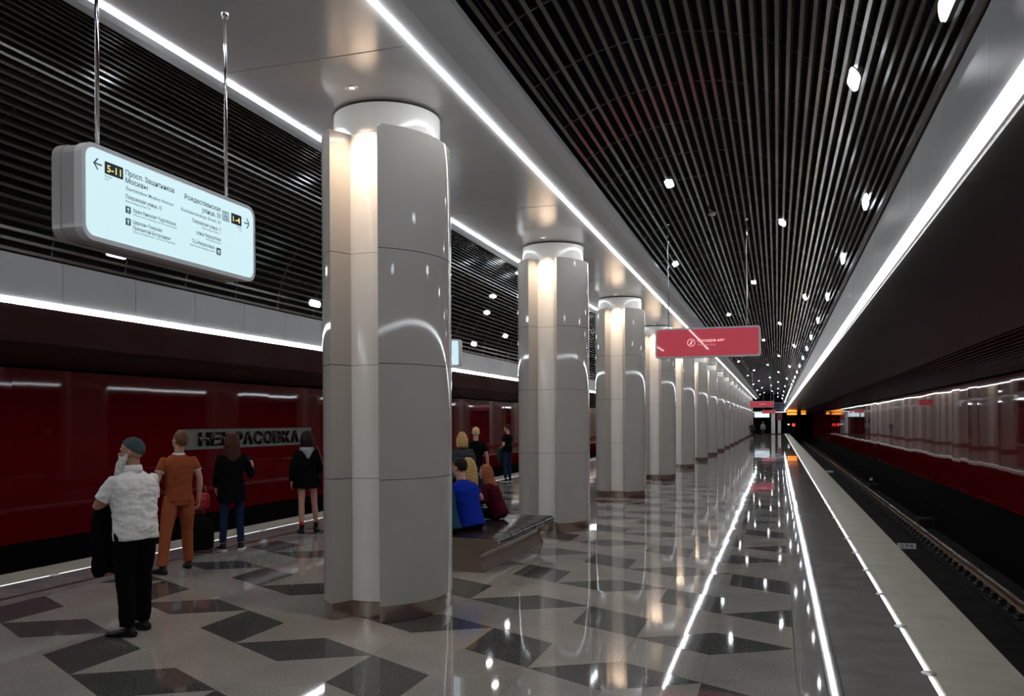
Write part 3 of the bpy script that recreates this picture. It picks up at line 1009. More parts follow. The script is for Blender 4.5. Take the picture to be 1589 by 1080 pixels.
def cross_sign(loc, w, h, label, face_m, rods_z, name='hanging_sign', text=True, depth=0.12, shell='sign_shell'):
    """sign across the platform; face towards -Y; loc = centre"""
    s = tag(empty(name, loc), label, 'sign')
    def ys(o, y0, y1):
        b = bmesh.new(); prism(b, o, y0, y1, 'Y'); return b
    r = min(0.05, h * 0.12)
    bm_obj('sign_frame', ys(rrect(w, h, r), -depth / 2, -depth / 2 + 0.04), M[shell], s)
    bm_obj('sign_body', ys(rrect(w - 0.01, h - 0.01, r), -depth / 2 + 0.04, depth / 2 - 0.04), M['sign_shell'], s)
    bm_obj('back_frame', ys(rrect(w, h, r), depth / 2 - 0.04, depth / 2), M[shell], s)
    bm_obj('lit_panel', ys(rrect(w - 0.055, h - 0.055, r * 0.75), -depth / 2 - 0.002, -depth / 2), M[face_m], s)
    bm_obj('rear_panel', ys(rrect(w - 0.045, h - 0.045, r * 0.75), depth / 2, depth / 2 + 0.002), M[face_m], s)
    if rods_z:
        for sx in (-1, 1):
            rod(s, sx * w * 0.375, 0.0, h / 2 - 0.003, rods_z - loc[2], 0.010)
    return s
red1 = cross_sign((-1.15, 15.0, 3.17), 1.78, 0.52, 'red illuminated hanging sign reading no boarding, nearest one over the right platform', 'red_face', 5.28, shell='sign_shell_lit')
YF = -0.0635
text_obj('Посадки нет', M['red_text'], red1, (-0.16, YF, 0.012), '-Y', height=0.052, width=0.455, bold=0.02)
text_obj('No Boarding', M['red_text_dim'], red1, (-0.16, YF, -0.055), '-Y', height=0.038, width=0.30, bold=0.012)
def ring_y(root, cx, cz, r0, r1, m, nm, y):
    b = bmesh.new(); n = 28
    o_ = [b.verts.new((cx + r1 * math.cos(2 * PI * i / n), y, cz + r1 * math.sin(2 * PI * i / n))) for i in range(n)]
    if r0 > 0:
        i_ = [b.verts.new((cx + r0 * math.cos(2 * PI * i / n), y, cz + r0 * math.sin(2 * PI * i / n))) for i in range(n)]
        for i in range(n):
            b.faces.new((o_[i], o_[(i + 1) % n], i_[(i + 1) % n], i_[i]))
    else:
        b.faces.new(o_)
    bm_obj(nm, b, M[m], root)
ring_y(red1, -0.27, 0.0, 0.058, 0.069, 'red_text', 'symbol_ring', YF)
ring_y(red1, -0.268, 0.030, 0, 0.010, 'red_text', 'walker_head', YF)
def bar_y(root, x0, z0, x1, z1, th, m, nm, y):
    d = Vector((x1 - x0, z1 - z0)); n = Vector((-d.y, d.x)).normalized() * th / 2
    b = bmesh.new(); prism(b, [(x0 + n.x, z0 + n.y), (x0 - n.x, z0 - n.y), (x1 - n.x, z1 - n.y), (x1 + n.x, z1 + n.y)], y - 0.0005, y, 'Y')
    bm_obj(nm, b, M[m], root)
for a in ((-0.27, 0.018, -0.272, -0.010, 0.017), (-0.272, -0.008, -0.290, -0.040, 0.009), (-0.270, -0.008, -0.252, -0.040, 0.009), (-0.270, 0.012, -0.290, -0.005, 0.008), (-0.268, 0.012, -0.250, -0.004, 0.008), (-0.318, -0.045, -0.222, 0.045, 0.008)):
    bar_y(red1, *a, 'red_text', 'symbol_stroke', YF)
cross_sign((-6.42, 14.55, 3.09), 1.74, 0.50, 'white lit hanging sign, its end peeking out behind the nearest column', 'sign_face', 5.25, shell='sign_shell_lit')
r2 = cross_sign((-1.07, 64.0, 3.02), 1.70, 0.46, 'distant red hanging sign reading no boarding, farther down the platform', 'red_face', 5.28)
text_obj('Посадки нет', M['red_text'], r2, (-0.16, YF, -0.01), '-Y', height=0.06, width=0.455)
cross_sign((-0.98, 108.0, 2.93), 1.62, 0.42, 'farthest pink-red hanging sign near the platform end', 'red_face', 5.28)
nb = cross_sign((0.15, 98.0, 3.42), 1.35, 0.80, 'dark navy display board beside the far red sign', 'navy_board', 5.2)
cross_sign((-2.0, 121.0, 2.62), 2.0, 0.66, 'white lit display at the far platform end', 'white_lit', 5.2, name='display')

# far end: two white pillars and a maroon board, signal lamps over the right track
for i, (x, w, z1) in enumerate(((-0.52, 0.50, 2.85), (0.28, 0.42, 1.9))):
    b3 = bmesh.new(); bevel_box(b3, -w / 2, w / 2, -0.3, 0.3, 0.1, z1, 0.02, 1)
    root = tag(empty('kiosk_pillar', (x, 120.0, 0)), ['taller white pillar at the far end of the platform', 'shorter white pillar under a maroon board at the far end'][i], 'pillar')
    bm_obj('pillar_body', b3, M['white_paint'], root)
    b3 = bmesh.new(); box(b3, -w / 2 + 0.02, w / 2 - 0.02, -0.28, 0.28, 0.0, 0.1); bm_obj('pillar_base', b3, M['black_plastic'], root)
b3 = bmesh.new(); bevel_box(b3, -0.35, 0.35, -0.12, 0.12, 1.9, 2.9, 0.02, 1)
tag(bm_obj('maroon_board', b3, M['maroon'], None, (0.28, 120.0, 0.0)), 'maroon board above the short white pillar at the far end', 'board')
b3 = bmesh.new()
box(b3, XC - 5.2, XC + 5.3, 118.9, 119.1, 2.96, 3.06)
tag(bm_obj('strip_light', b3, M['white_lit'], None), 'short crosswise white light line at the platform end', 'strip light')
b3 = bmesh.new(); box(b3, XC - 5.2, XC + 5.2, 119.2, 119.6, 3.06, 5.9)
bm_obj('end_bulkhead', b3, M['dark_void'], ceiling)
def signal(x, z, w, h, label, m, post):
    root = tag(empty('track_signal', (x, 110.0, z)), label, 'signal')
    b = bmesh.new(); bevel_box(b, -w / 2 - 0.05, w / 2 + 0.05, 0.0, 0.16, -h / 2 - 0.05, h / 2 + 0.05, 0.02, 1); bm_obj('housing', b, M['black_plastic'], root)
    b = bmesh.new()
    if m == 'amber':
        box(b, -w / 2, w / 2, -0.01, 0.0, 0.05, h / 2); box(b, -w / 2, w / 2, -0.01, 0.0, -h / 2, -0.06)
    else:
        box(b, -w / 2, w / 2, -0.01, 0.0, -h / 2, h / 2)
    bm_obj('lens', b, M[m], root)
    b = bmesh.new(); box(b, -0.03, 0.03, 0.16, 0.2, -h / 2 if not post else -(z - TRACK_Z), 3.07 - z if not post else 0.0); bm_obj('bracket', b, M['black_plastic'], root)
signal(1.75, 2.85, 1.15, 0.62, 'wide amber lit board hanging over the right track at the far end', 'amber', False)
signal(3.10, 2.85, 0.55, 0.55, 'narrower amber lit board right of the wide one at the far end', 'amber', False)
signal(1.93, 1.30, 0.32, 0.32, 'red signal light over the right track below the amber boards', 'signal_red', True)
signal(1.35, 1.36, 0.25, 0.15, 'small white signal light left of the red signal', 'white_lit', True)

# ------------------------------------------------------------------ station name plate on the left wall
plate = tag(empty('station_name_sign', (-12.035, 0, 0)), 'grey metal station name plate reading НЕКРАСОВКА on the red left wall', 'sign')
b3 = bmesh.new(); bevel_box(b3, 0.0, 0.03, 14.8, 20.1, 1.25, 1.70, 0.006, 1); bm_obj('plate', b3, M['plate'], plate)
y = 15.45
for ch in 'НЕКРАСОВКА':
    text_obj(ch, M['letter'], plate, (0.031, y, 1.335), '+X', height=0.28, width=0.34, depth=0.035, name='letter', bold=0.03)
    y += 0.405

# ------------------------------------------------------------------ bench
bench = tag(empty('bench', (XC, 10.88, 0)), 'wide bench with dark wooden seat and brushed steel base between the first two columns', 'bench')
BL, BW = 1.33, 0.47
prof = [(0.0, 0.0), (0.30, 0.0), (0.29, 0.03), (0.25, 0.12), (0.235, 0.19), (0.26, 0.25), (0.33, 0.285), (0.42, 0.295), (0.46, 0.32), (0.475, 0.355), (0.46, 0.39), (0.43, 0.405), (0.0, 0.405)]
def bench_sec(sc=1.0, top=None):
    r = [(x * 1.0, z) for x, z in prof[1:-1]]
    return r + [(-x, z) for x, z in reversed(r)]
b3 = bmesh.new(); prism(b3, bench_sec(), -BL, -BL + 0.03, 'Y'); bm_obj('end_plate', b3, M['bench_steel'], bench)
b3 = bmesh.new(); prism(b3, bench_sec(), BL - 0.03, BL, 'Y'); bm_obj('end_plate', b3, M['bench_steel'], bench)
b3 = bmesh.new()
low = [(0.29, 0.0), (0.28, 0.03), (0.24, 0.12), (0.225, 0.19), (0.25, 0.25), (0.32, 0.285), (0.0, 0.30)]
sec = low[:-1] + [(-x, z) for x, z in reversed(low[:-1])]
prism(b3, sec, -BL + 0.03, BL - 0.03, 'Y'); o = bm_obj('bench_body', b3, M['bench_steel'], bench)
smooth_by_angle(o.data, 40)
seg = (2 * BL - 0.06) / 5
up = [(0.41, 0.300), (0.455, 0.322), (0.470, 0.355), (0.457, 0.392), (0.425, 0.412)]
for i in range(5):
    b3 = bmesh.new()
    sec = up + [(-x, z) for x, z in reversed(up)]
    a = -BL + 0.03 + i * seg
    prism(b3, sec, a + 0.014, a + seg - 0.014, 'Y')
    o = bm_obj('seat_panel', b3, M['wood'], bench)
    smooth_by_angle(o.data, 50)
b3 = bmesh.new(); box(b3, -0.40, 0.40, -BL + 0.03, BL - 0.03, 0.30, 0.396); bm_obj('seat_support', b3, M['black_plastic'], bench)

# ------------------------------------------------------------------ people
def V(*a): return Vector(a)
def hand(bm, wrist, direc, palm_n, S, curl=0.5, side=1):
    """wrist point, direction of the hand, palm normal (palm faces this way), thumb side = side * (direc x palm_n)"""
    d = direc.normalized(); n = (palm_n - d * palm_n.dot(d)).normalized(); a = d.cross(n) * side
    mt = Matrix((a, d, n)).transposed()
    ellipsoid(bm, wrist + d * 0.045 * S, (0.040 * S, 0.052 * S, 0.016 * S), mt, 12, 8)
    for i, (off, ln) in enumerate(((0.028, 0.072), (0.010, 0.080), (-0.009, 0.075), (-0.027, 0.058))):
        p0 = wrist + d * 0.080 * S + a * off * S
        ang = curl * 0.6
        pts = [(wrist + d * 0.05 * S + a * off * 0.8 * S, 0.0105 * S), (p0, 0.0100 * S)]
        p = p0
        for f in (0.45, 0.32, 0.25):
            p = p + (d * math.cos(ang) + n * math.sin(ang)) * ln * f * S
            pts.append((p.copy(), 0.0085 * S))
            ang += curl * 0.7
        tube(bm, pts, 8)
    t0 = wrist + d * 0.02 * S + a * 0.025 * S
    t1 = t0 + (d * 0.6 + a * 0.65 + n * 0.3).normalized() * 0.035 * S
    t2 = t1 + (d * 0.85 + a * 0.25 + n * 0.4).normalized() * 0.03 * S
    t3 = t2 + (d * 0.9 + n * 0.4).normalized() * 0.024 * S
    tube(bm, [(t0, 0.014 * S), (t1, 0.012 * S), (t2, 0.0105 * S), (t3, 0.009 * S)], 8)

def person(label, loc, facing, height, hip=None, feet=None, knees=None, elbows=None, wrists=None, hand_dirs=None, head_yaw=0.0, head_pitch=0.0,
           lean=0.0, female=False, bulk=1.0, skin='skin', voxel=0.007, bare_legs=False, cat='person', toe=(0.0, 0.0), curl=0.5):
    """local frame: +y facing, +x the person's right. index 0 = right side, 1 = left side"""
    S = height / 1.75
    root = tag(empty('person', loc, math.atan2(facing[1], facing[0]) - PI / 2), label, cat)
    P = {'S': S, 'root': root, 'female': female, 'bulk': bulk, 'voxel': voxel}
    hip = V(*(hip or (0, 0, 0.93))) * S
    def U(p):     # upper body transform from upright template (hip at 0.93)
        q = V(*p) * S - V(0, 0, 0.93 * S)
        return Matrix.Rotation(-lean, 3, 'X') @ q + hip
    P['U'] = U
    P['lean'] = lean
    sw = 0.165 if female else 0.188
    sw *= bulk ** 0.5
    hw = 0.095
    P['hips'] = [hip + V(s * hw, 0, -0.02) * S for s in (1, -1)]
    fx = feet or [(0.11, 0.0), (-0.11, 0.0)]
    P['ankles'] = [V(f[0], f[1], f[2] if len(f) > 2 else 0.085) * S for f in fx]
    kn = []
    for i in range(2):
        if knees: kn.append(V(*knees[i]) * S)
        else:
            m = P['hips'][i].lerp(P['ankles'][i], 0.5); kn.append(m + V(0, 0.025, 0.02) * S)
    P['knees'] = kn
    P['toe'] = toe
    sh = [U((s * (sw - 0.008), 0, 1.395)) for s in (1, -1)]
    el = [V(*e) * S for e in (elbows or [(sw + 0.06, -0.02, 1.13), (-sw - 0.06, -0.02, 1.13)])]
    wr = [V(*e) * S for e in (wrists or [(sw + 0.08, 0.05, 0.88), (-sw - 0.08, 0.05, 0.88)])]
    P['sh'], P['el'], P['wr'], P['sw'] = sh, el, wr, sw
    # head
    neck = U((0, 0.0, 1.53))
    HM = Matrix.Rotation(head_yaw, 3, 'Z') @ Matrix.Rotation(-head_pitch, 3, 'X')
    def Hd(p):
        return neck + HM @ (V(*p) * S * 1.09)
    P['Hd'], P['HM'] = Hd, HM
    # skin
    bm = bmesh.new()
    b = bulk
    tor = [(0.90, 0.135, 0.095), (1.0, 0.125, 0.085), (1.1, 0.115, 0.085), (1.25, 0.125, 0.09), (1.36, 0.125, 0.08), (1.42, 0.09, 0.06), (1.47, 0.06, 0.055)]
    loft(bm, [[U((rx * math.cos(2 * PI * k / 16), ry * math.sin(2 * PI * k / 16), z)) for k in range(16)] for z, rx, ry in tor])
    nr = 0.048 if female else 0.058 * b ** 0.5
    tube(bm, [(U((0, -0.015, 1.42)), nr * 1.2 * S), (U((0, -0.01, 1.48)), nr * S), (Hd((0, 0.0, 0.05)), nr * 0.98 * S)], 14)
    ellipsoid(bm, Hd((0, 0.0, 0.135)), (0.0807 * S, 0.1014 * S, 0.1003 * S), HM, 20, 14)
    ellipsoid(bm, Hd((0, 0.040, 0.065)), (0.061 * S, 0.06 * S, 0.0676 * S), HM, 16, 10)
    ellipsoid(bm, Hd((0, 0.078, 0.028)), (0.028 * S, 0.020 * S, 0.018 * S), HM, 12, 8)
    tube(bm, [(Hd((0, 0.090, 0.120)), 0.007 * S), (Hd((0, 0.113, 0.085)), 0.0125 * S)], 10)
    for s in (-1, 1):
        ellipsoid(bm, Hd((s * 0.012, 0.100, 0.082)), (0.009 * S, 0.010 * S, 0.008 * S), HM, 8, 6)
        ellipsoid(bm, Hd((s * 0.074, -0.005, 0.105)), (0.010 * S, 0.020 * S, 0.031 * S), HM, 10, 8)
        ellipsoid(bm, Hd((s * 0.028, 0.083, 0.132)), (0.024 * S, 0.010 * S, 0.009 * S), HM, 10, 6)
        ellipsoid(bm, Hd((s * 0.040, 0.066, 0.085)), (0.022 * S, 0.020 * S, 0.022 * S), HM, 10, 6)
    ellipsoid(bm, Hd((0, 0.091, 0.056)), (0.024 * S, 0.010 * S, 0.006 * S), HM, 12, 6)
    ellipsoid(bm, Hd((0, 0.089, 0.045)), (0.020 * S, 0.010 * S, 0.006 * S), HM, 12, 6)
    k_ = 0.9 if female else 1.0
    for i, s in enumerate((1, -1)):
        tube(bm, [(sh[i].lerp(el[i], 0.05), 0.030 * S * k_), (sh[i].lerp(el[i], 0.3), 0.040 * S * k_), (sh[i].lerp(el[i], 0.55), 0.045 * S * k_), (el[i], 0.038 * S * k_), (el[i].lerp(wr[i], 0.35), 0.040 * S * k_), (wr[i], 0.026 * S * k_)], 12)
        dd = (wr[i] - el[i]).normalized()
        hd = dd
        pn = V(-s, 0.1, 0)
        if hand_dirs and hand_dirs[i]:
            hd = V(*hand_dirs[i][0]); pn = V(*hand_dirs[i][1])
        hand(bm, wr[i], hd, pn, S * k_, curl, side=1 if (hd.cross(pn)).dot(V(0, 1, 0.3)) > 0 else -1)
        h, k, a = P['hips'][i], kn[i], P['ankles'][i]
        tube(bm, [(h, 0.075 * S), (h.lerp(k, 0.5), 0.064 * S), (k, 0.050 * S), (k.lerp(a, 0.3) + V(0, -0.01, 0), 0.052 * S), (a, 0.034 * S)], 12)
    body = to_obj('body', fuse(bm, voxel * 0.8, 3), M[skin], root)
    bm = bmesh.new()
    for s in (-1, 1):
        ellipsoid(bm, Hd((s * 0.030, 0.083, 0.112)), (0.012 * S, 0.008 * S, 0.007 * S), HM, 10, 6)
    bm_obj('eyes', bm, M['eye'], root, smooth=True)
    return P

def top_garment(P, m, hem=0.90, sleeve=0.6, name='shirt', loose=1.0, coat=False, neck_z=1.475, wrinkle=0.006, flare=0.0, belly=0.0):
    S, U, b = P['S'], P['U'], P['bulk']
    bm = bmesh.new()
    f = P['female']
    sw = P['sw']
    pr = [(hem, (0.165 if not f else 0.172) * b + flare, 0.125 * b + flare * 0.6), (0.98, (0.160 if not f else 0.160) * b + flare * 0.5, 0.122 * b + belly), (1.10, (0.158 if not f else 0.138) * b, 0.118 * b + belly),
          (1.22, (0.172 if not f else 0.150) * b, 0.126 * b), (1.34, (sw + 0.005), 0.128 * b), (1.405, sw - 0.02, 0.112 * b), (1.437, sw * 0.74, 0.092), (neck_z, 0.072, 0.070), (neck_z + 0.012, 0.066, 0.064)]
    pr = [p for i, p in enumerate(pr) if i == 0 or p[0] > hem + 0.03]
    rings = []
    for z, rx, ry in pr:
        r = []
        for k in range(24):
            a = 2 * PI * k / 24
            c, s_ = math.cos(a), math.sin(a)
            ex = 0.8
            r.append(U((rx * loose * abs(c) ** ex * (1 if c > 0 else -1), ry * loose * abs(s_) ** ex * (1 if s_ > 0 else -1), z)))
        rings.append(r)
    loft(bm, rings)
    for i in range(2):
        sh, el, wr = P['sh'][i], P['el'][i], P['wr'][i]
        pts = [(sh, 0.052 * S * loose), (sh.lerp(el, 0.35), 0.059 * S * loose)]
        if sleeve <= 1.0:
            pts.append((sh.lerp(el, sleeve), 0.062 * S * loose))
        else:
            pts += [(el, 0.054 * S * loose), (el.lerp(wr, 0.5), 0.050 * S * loose), (el.lerp(wr, sleeve - 1.0), 0.040 * S * loose)]
        # flat-ended sleeve
        P_ = [p for p, r in pts]; R_ = [r for p, r in pts]
        tube(bm, pts, 14, caps=False)
        ellipsoid(bm, sh, (0.053 * S * loose,) * 3, None, 12, 8)
    me = fuse(bm, P['voxel'], 3, wrinkle * S)
    return to_obj(name, me, M[m], P['root'])

def trousers(P, m, name='trousers', top=1.0, loose=1.0, cuff=0.95, wrinkle=0.005):
    S, U, b = P['S'], P['U'], P['bulk']
    bm = bmesh.new()
    pr = [(0.84, 0.150, 0.112), (0.90, 0.160, 0.120), (0.96, 0.152, 0.112), (top, 0.142, 0.105)]
    loft(bm, [[U((rx * b * math.cos(2 * PI * k / 20), ry * b * math.sin(2 * PI * k / 20), z)) for k in range(20)] for z, rx, ry in pr])
    for i in range(2):
        h, k, a = P['hips'][i], P['knees'][i], P['ankles'][i]
        e = k.lerp(a, cuff)
        tube(bm, [(h, 0.092 * S * b), (h.lerp(k, 0.45), 0.084 * S * loose), (k, 0.066 * S * loose), (k.lerp(a, 0.4) + V(0, -0.01, 0), 0.062 * S * loose), (e, 0.054 * S * loose)], 14, caps=False)
        ellipsoid(bm, h, (0.092 * S * b,) * 3, None, 12, 8)
        ellipsoid(bm, k, (0.066 * S * loose,) * 3, None, 12, 8)
    return to_obj(name, fuse(bm, P['voxel'], 3, wrinkle * S, (12, 12, 14)), M[m], P['root'])

def shoes(P, m='shoe_black', sole=None, boot=0.0):
    S = P['S']
    for i, s in enumerate((1, -1)):
        a = P['ankles'][i]
        yaw = P['toe'][i]
        Mx = Matrix.Rotation(yaw, 3, 'Z')
        gz = a.z - 0.085 * S
        def q(x, y, z):
            v = Mx @ (V(x, y, 0) * S * 1.12)
            return V(a.x + v.x, a.y + v.y, gz + z * S)
        bm = bmesh.new()
        rings = []
        for y, w, h in ((-0.075, 0.025, 0.05), (-0.06, 0.036, 0.075), (-0.01, 0.038, 0.090), (0.04, 0.040, 0.075), (0.10, 0.046, 0.052), (0.155, 0.040, 0.040), (0.185, 0.020, 0.026)):
            r = []
            for k in range(14):
                t_ = 2 * PI * k / 14
                c, s_ = math.cos(t_), math.sin(t_)
                r.append(q(w * c, y, max(0.004, h * 0.5 + h * 0.5 * s_)))
            rings.append(r)
        loft(bm, rings)
        tube(bm, [(q(0, -0.02, 0.05), 0.042 * S), (q(0, -0.02, 0.105 + boot), 0.040 * S)], 12, caps=False)
        sh = to_obj('shoe', fuse(bm, 0.006, 2), M[m], P['root'])
        if sole:
            b2 = bmesh.new()
            pts = []
            for y, w in ((-0.078, 0.018), (-0.065, 0.036), (0.0, 0.038), (0.10, 0.048), (0.16, 0.042), (0.188, 0.018)):
                pts.append((w, y))
            out = pts + [(-w, y) for w, y in reversed(pts)]
            lo = [b2.verts.new(q(x, y, 0.001)) for x, y in out]; hi = [b2.verts.new(q(x * 1.03, y * 1.02, 0.024)) for x, y in out]
            n = len(out)
            for k in range(n):
                b2.faces.new((lo[k], lo[(k + 1) % n], hi[(k + 1) % n], hi[k]))
            b2.faces.new(lo[::-1]); b2.faces.new(hi)
            bm_obj('sole', b2, M[sole], sh)

def hair(P, m, kind='short', length=0.0):
    S, Hd, HM = P['S'], P['Hd'], P['HM']
    bm = bmesh.new()
    n = 24
    rings = []
    # skull cap that stops at a hairline: high in front, low at the back
    c = V(0, -0.006, 0.140)
    rx, ry, rz = (0.083, 0.102, 0.100) if kind != 'short' else (0.079, 0.098, 0.098)
    for j in range(1, 11):
        ring = []
        for k in range(n):
            a = 2 * PI * k / n
            front = max(0.0, math.sin(a))
            side_ = abs(math.cos(a))
            back = max(0.0, -math.sin(a))
            low = math.radians(62 * front ** 0.7 + 96 * side_ ** 2 * (1 - front ** 0.7 * 0.6) + 128 * back ** 0.8 * (1 - side_ ** 4 * 0.3))
            low = max(low, math.radians(60))
            th = low * j / 10
            ring.append(Hd((c.x + rx * math.sin(th) * math.cos(a), c.y + ry * math.sin(th) * math.sin(a), c.z + rz * math.cos(th))))
        rings.append(ring)
    loft(bm, rings)
    if kind in ('bob', 'long'):
        ln = length
        for k in range(15):
            a = math.radians(168 + 204 * k / 14)
            x, y = math.cos(a), math.sin(a)
            top = Hd((x * 0.075, y * 0.085 - 0.005, 0.15))
            j1 = Hd((x * 0.088, y * 0.098 - 0.012, 0.08))
            j2 = Hd((x * 0.085, y * 0.090 - 0.022, 0.02))
            end = P['U']((x * 0.095, y * 0.085 - 0.045, 1.53 + 0.02 - ln + 0.02 * math.sin(k * 2.3)))
            tube(bm, [(top, 0.020 * S), (j1, 0.025 * S), (j2, 0.027 * S), (j2.lerp(end, 0.5), 0.027 * S), (end, 0.014 * S)], 8)
    me = fuse(bm, 0.006, 3, 0.0012 if kind == 'short' else 0.004, (40, 40, 8))
    return to_obj('hair', me, M[m], P['root'])

def rot2(v, a):
    return (v[0] * math.cos(a) - v[1] * math.sin(a), v[0] * math.sin(a) + v[1] * math.cos(a))

# 1. bearded man in white shirt
P = person('elderly man with white beard, grey cap and white short-sleeved shirt, arms folded', (-5.28, 5.96, 0), (-0.96, 0.28), 1.66, lean=0.07,
           feet=[(0.13, 0.10), (-0.11, -0.04)], elbows=[(0.25, 0.12, 1.16), (-0.27, 0.16, 1.17)], wrists=[(0.02, 0.27, 1.15), (-0.05, 0.30, 1.22)],
           hand_dirs=[((-1, 0.1, 0), (0, -1, 0)), ((1, 0, 0.1), (0, -1, 0))], head_yaw=0.62, head_pitch=-0.02, bulk=1.13, skin='skin_tan', toe=(0.15, 0.45), voxel=0.006)
top_garment(P, 'white_cloth', hem=0.86, sleeve=0.72, name='shirt', loose=1.04, wrinkle=0.011, flare=0.005, belly=0.02)
trousers(P, 'black_cloth', loose=1.22, cuff=0.98)
shoes(P, 'shoe_black')
S, Hd, HM = P['S'], P['Hd'], P['HM']
bm = bmesh.new()
rings = []
for j in range(1, 13):
    th = math.radians(88) * j / 12
    ct, st = math.cos(0.55), math.sin(0.55)
    ring = []
    for k in range(28):
        x, y, z = 0.080 * math.sin(th) * math.cos(2 * PI * k / 28), 0.100 * math.sin(th) * math.sin(2 * PI * k / 28), 0.100 * math.cos(th)
        ring.append(Hd((x, y * ct - z * st - 0.002, 0.137 + z * ct + y * st)))
    rings.append(ring)
loft(bm, rings)
bm_obj('knitted_cap', bm, M['cap_knit'], P['root'], smooth=True)
bm = bmesh.new()
for x, y, z, l, r in ((0, 0.098, 0.022, 0.17, 0.030), (0.022, 0.090, 0.030, 0.14, 0.026), (-0.022, 0.090, 0.030, 0.14, 0.026), (0.042, 0.070, 0.04, 0.10, 0.022), (-0.042, 0.070, 0.04, 0.10, 0.022), (0.058, 0.040, 0.065, 0.07, 0.017), (-0.058, 0.040, 0.065, 0.07, 0.017)):
    tube(bm, [(Hd((x * 1.05, y - 0.015, z + 0.025)), r * 0.95 * S), (Hd((x, y, z - 0.02)), r * 1.4 * S), (Hd((x * 0.8, y + 0.012, z - l * 0.6)), r * 1.3 * S), (Hd((x * 0.5, y + 0.004, z - l)), r * 0.7 * S)], 10)
ellipsoid(bm, Hd((0, 0.085, -0.02)), (0.052 * S, 0.035 * S, 0.085 * S), HM, 14, 10)
tube(bm, [(Hd((-0.035, 0.088, 0.060)), 0.009 * S), (Hd((0, 0.107, 0.068)), 0.011 * S), (Hd((0.035, 0.088, 0.060)), 0.009 * S)], 8)
to_obj('beard', fuse(bm, 0.005, 2, 0.005, (35, 35, 12)), M['beard'], P['root'])
# shirt collar
bm = bmesh.new()
U = P['U']
for k in range(20):
    pass
rings = []
for z, r in ((1.455, 0.088), (1.50, 0.080), (1.53, 0.077), (1.532, 0.069), (1.46, 0.072)):
    rings.append([U((r * math.cos(2 * PI * k / 24), -0.008 + r * 0.92 * math.sin(2 * PI * k / 24), z - 0.018 * max(0, math.sin(2 * PI * k / 24)))) for k in range(24)])
loft(bm, rings)
bm_obj('collar', bm, M['white_cloth'], P['root'], smooth=True)
bm = bmesh.new()
# dark jacket hanging over the folded arms
root1 = P['root']
Mr = Matrix.Rotation(root1.rotation_euler[2], 4, 'Z')
rings = []
for z, y0_, w, d in ((1.17, 0.265, 0.17, 0.045), (1.10, 0.285, 0.20, 0.075), (0.95, 0.305, 0.195, 0.075), (0.82, 0.30, 0.185, 0.075), (0.70, 0.295, 0.19, 0.080), (0.60, 0.29, 0.185, 0.080), (0.56, 0.29, 0.16, 0.06)):
    r = []
    for k in range(28):
        a = 2 * PI * k / 28
        f = 1 + 0.30 * math.sin(a * 6 + z * 3) * (1.2 - z)
        r.append(V(-0.06 + w * math.cos(a) * f, y0_ + d * math.sin(a) * f, z + 0.09 * math.sin(a * 3 + 1) * (1.2 - z)) * S)
    rings.append(r)
loft(bm, rings)
o = to_obj('jacket', fuse(bm, 0.01, 3, 0.012, (14, 14, 4)), M['black_cloth'], None, (-5.27, 5.98, 0), (0, 0, root1.rotation_euler[2]))
tag(o, 'black jacket hanging over the folded arms of the bearded man', 'jacket')

# 2. man in rust orange
P = person('man in rust orange polo shirt and rust orange trousers, seen from behind looking down', (-7.02, 8.66, 0), (-0.80, 0.60), 1.72,
           hip=(0, 0.0, 0.915), feet=[(0.15, 0.16), (-0.24, -0.14)], elbows=[(0.24, -0.05, 1.16), (-0.27, -0.04, 1.14)], wrists=[(0.25, 0.02, 0.90), (-0.33, 0.02, 0.90)],
           head_yaw=0.35, head_pitch=-0.35, bulk=0.98, toe=(-0.1, 0.35), voxel=0.006)
top_garment(P, 'rust_cloth', hem=0.89, sleeve=0.55, name='polo_shirt', wrinkle=0.005)
trousers(P, 'rust_trouser', loose=1.10, cuff=0.97)
shoes(P, 'shoe_black')
hair(P, 'fair_hair', 'short')
S, U = P['S'], P['U']
bm = bmesh.new()
rings = []
for z, r in ((1.462, 0.080), (1.490, 0.072), (1.492, 0.065), (1.465, 0.068)):
    rings.append([U((r * math.cos(2 * PI * k / 24), -0.006 + r * 0.92 * math.sin(2 * PI * k / 24), z)) for k in range(24)])
loft(bm, rings)
bm_obj('white_collar_band', bm, M['white_cloth'], P['root'], smooth=True)
for i in range(2):
    sh, el = P['sh'][i], P['el'][i]
    bm = bmesh.new(); tube(bm, [(sh.lerp(el, 0.545), 0.0605 * S), (sh.lerp(el, 0.575), 0.0605 * S)], 18, caps=False)
    bm_obj('white_sleeve_band', bm, M['white_cloth'], P['root'], smooth=True)

# 3. woman with long dark hair
P = person('woman with long dark hair, black coat and dark blue jeans, holding up one hand', (-7.46, 10.33, 0), (-0.70, 0.72), 1.66,
           feet=[(0.13, 0.03), (-0.14, 0.0)], elbows=[(0.29, 0.0, 1.12), (-0.22, -0.02, 1.13)], wrists=[(0.33, 0.20, 1.22), (-0.22, 0.08, 0.93)],
           hand_dirs=[((0.1, 0.3, 0.9), (-0.6, 0.5, 0)), None], female=True, toe=(-0.35, 0.3), voxel=0.008, head_pitch=-0.15)
top_garment(P, 'black_cloth', hem=0.74, sleeve=1.85, name='coat', loose=1.15, flare=0.015)
trousers(P, 'denim', loose=0.92, cuff=0.93)
shoes(P, 'shoe_black', 'sole_white')
hair(P, 'brown_hair', 'long', 0.22)
bm = bmesh.new(); bevel_box(bm, -0.035, 0.035, -0.004, 0.004, -0.07, 0.07, 0.003, 1)
w_ = P['wr'][0]
wd = Matrix.Rotation(P['root'].rotation_euler[2], 3, 'Z') @ (w_ + V(-0.03, 0.06, 0.09))
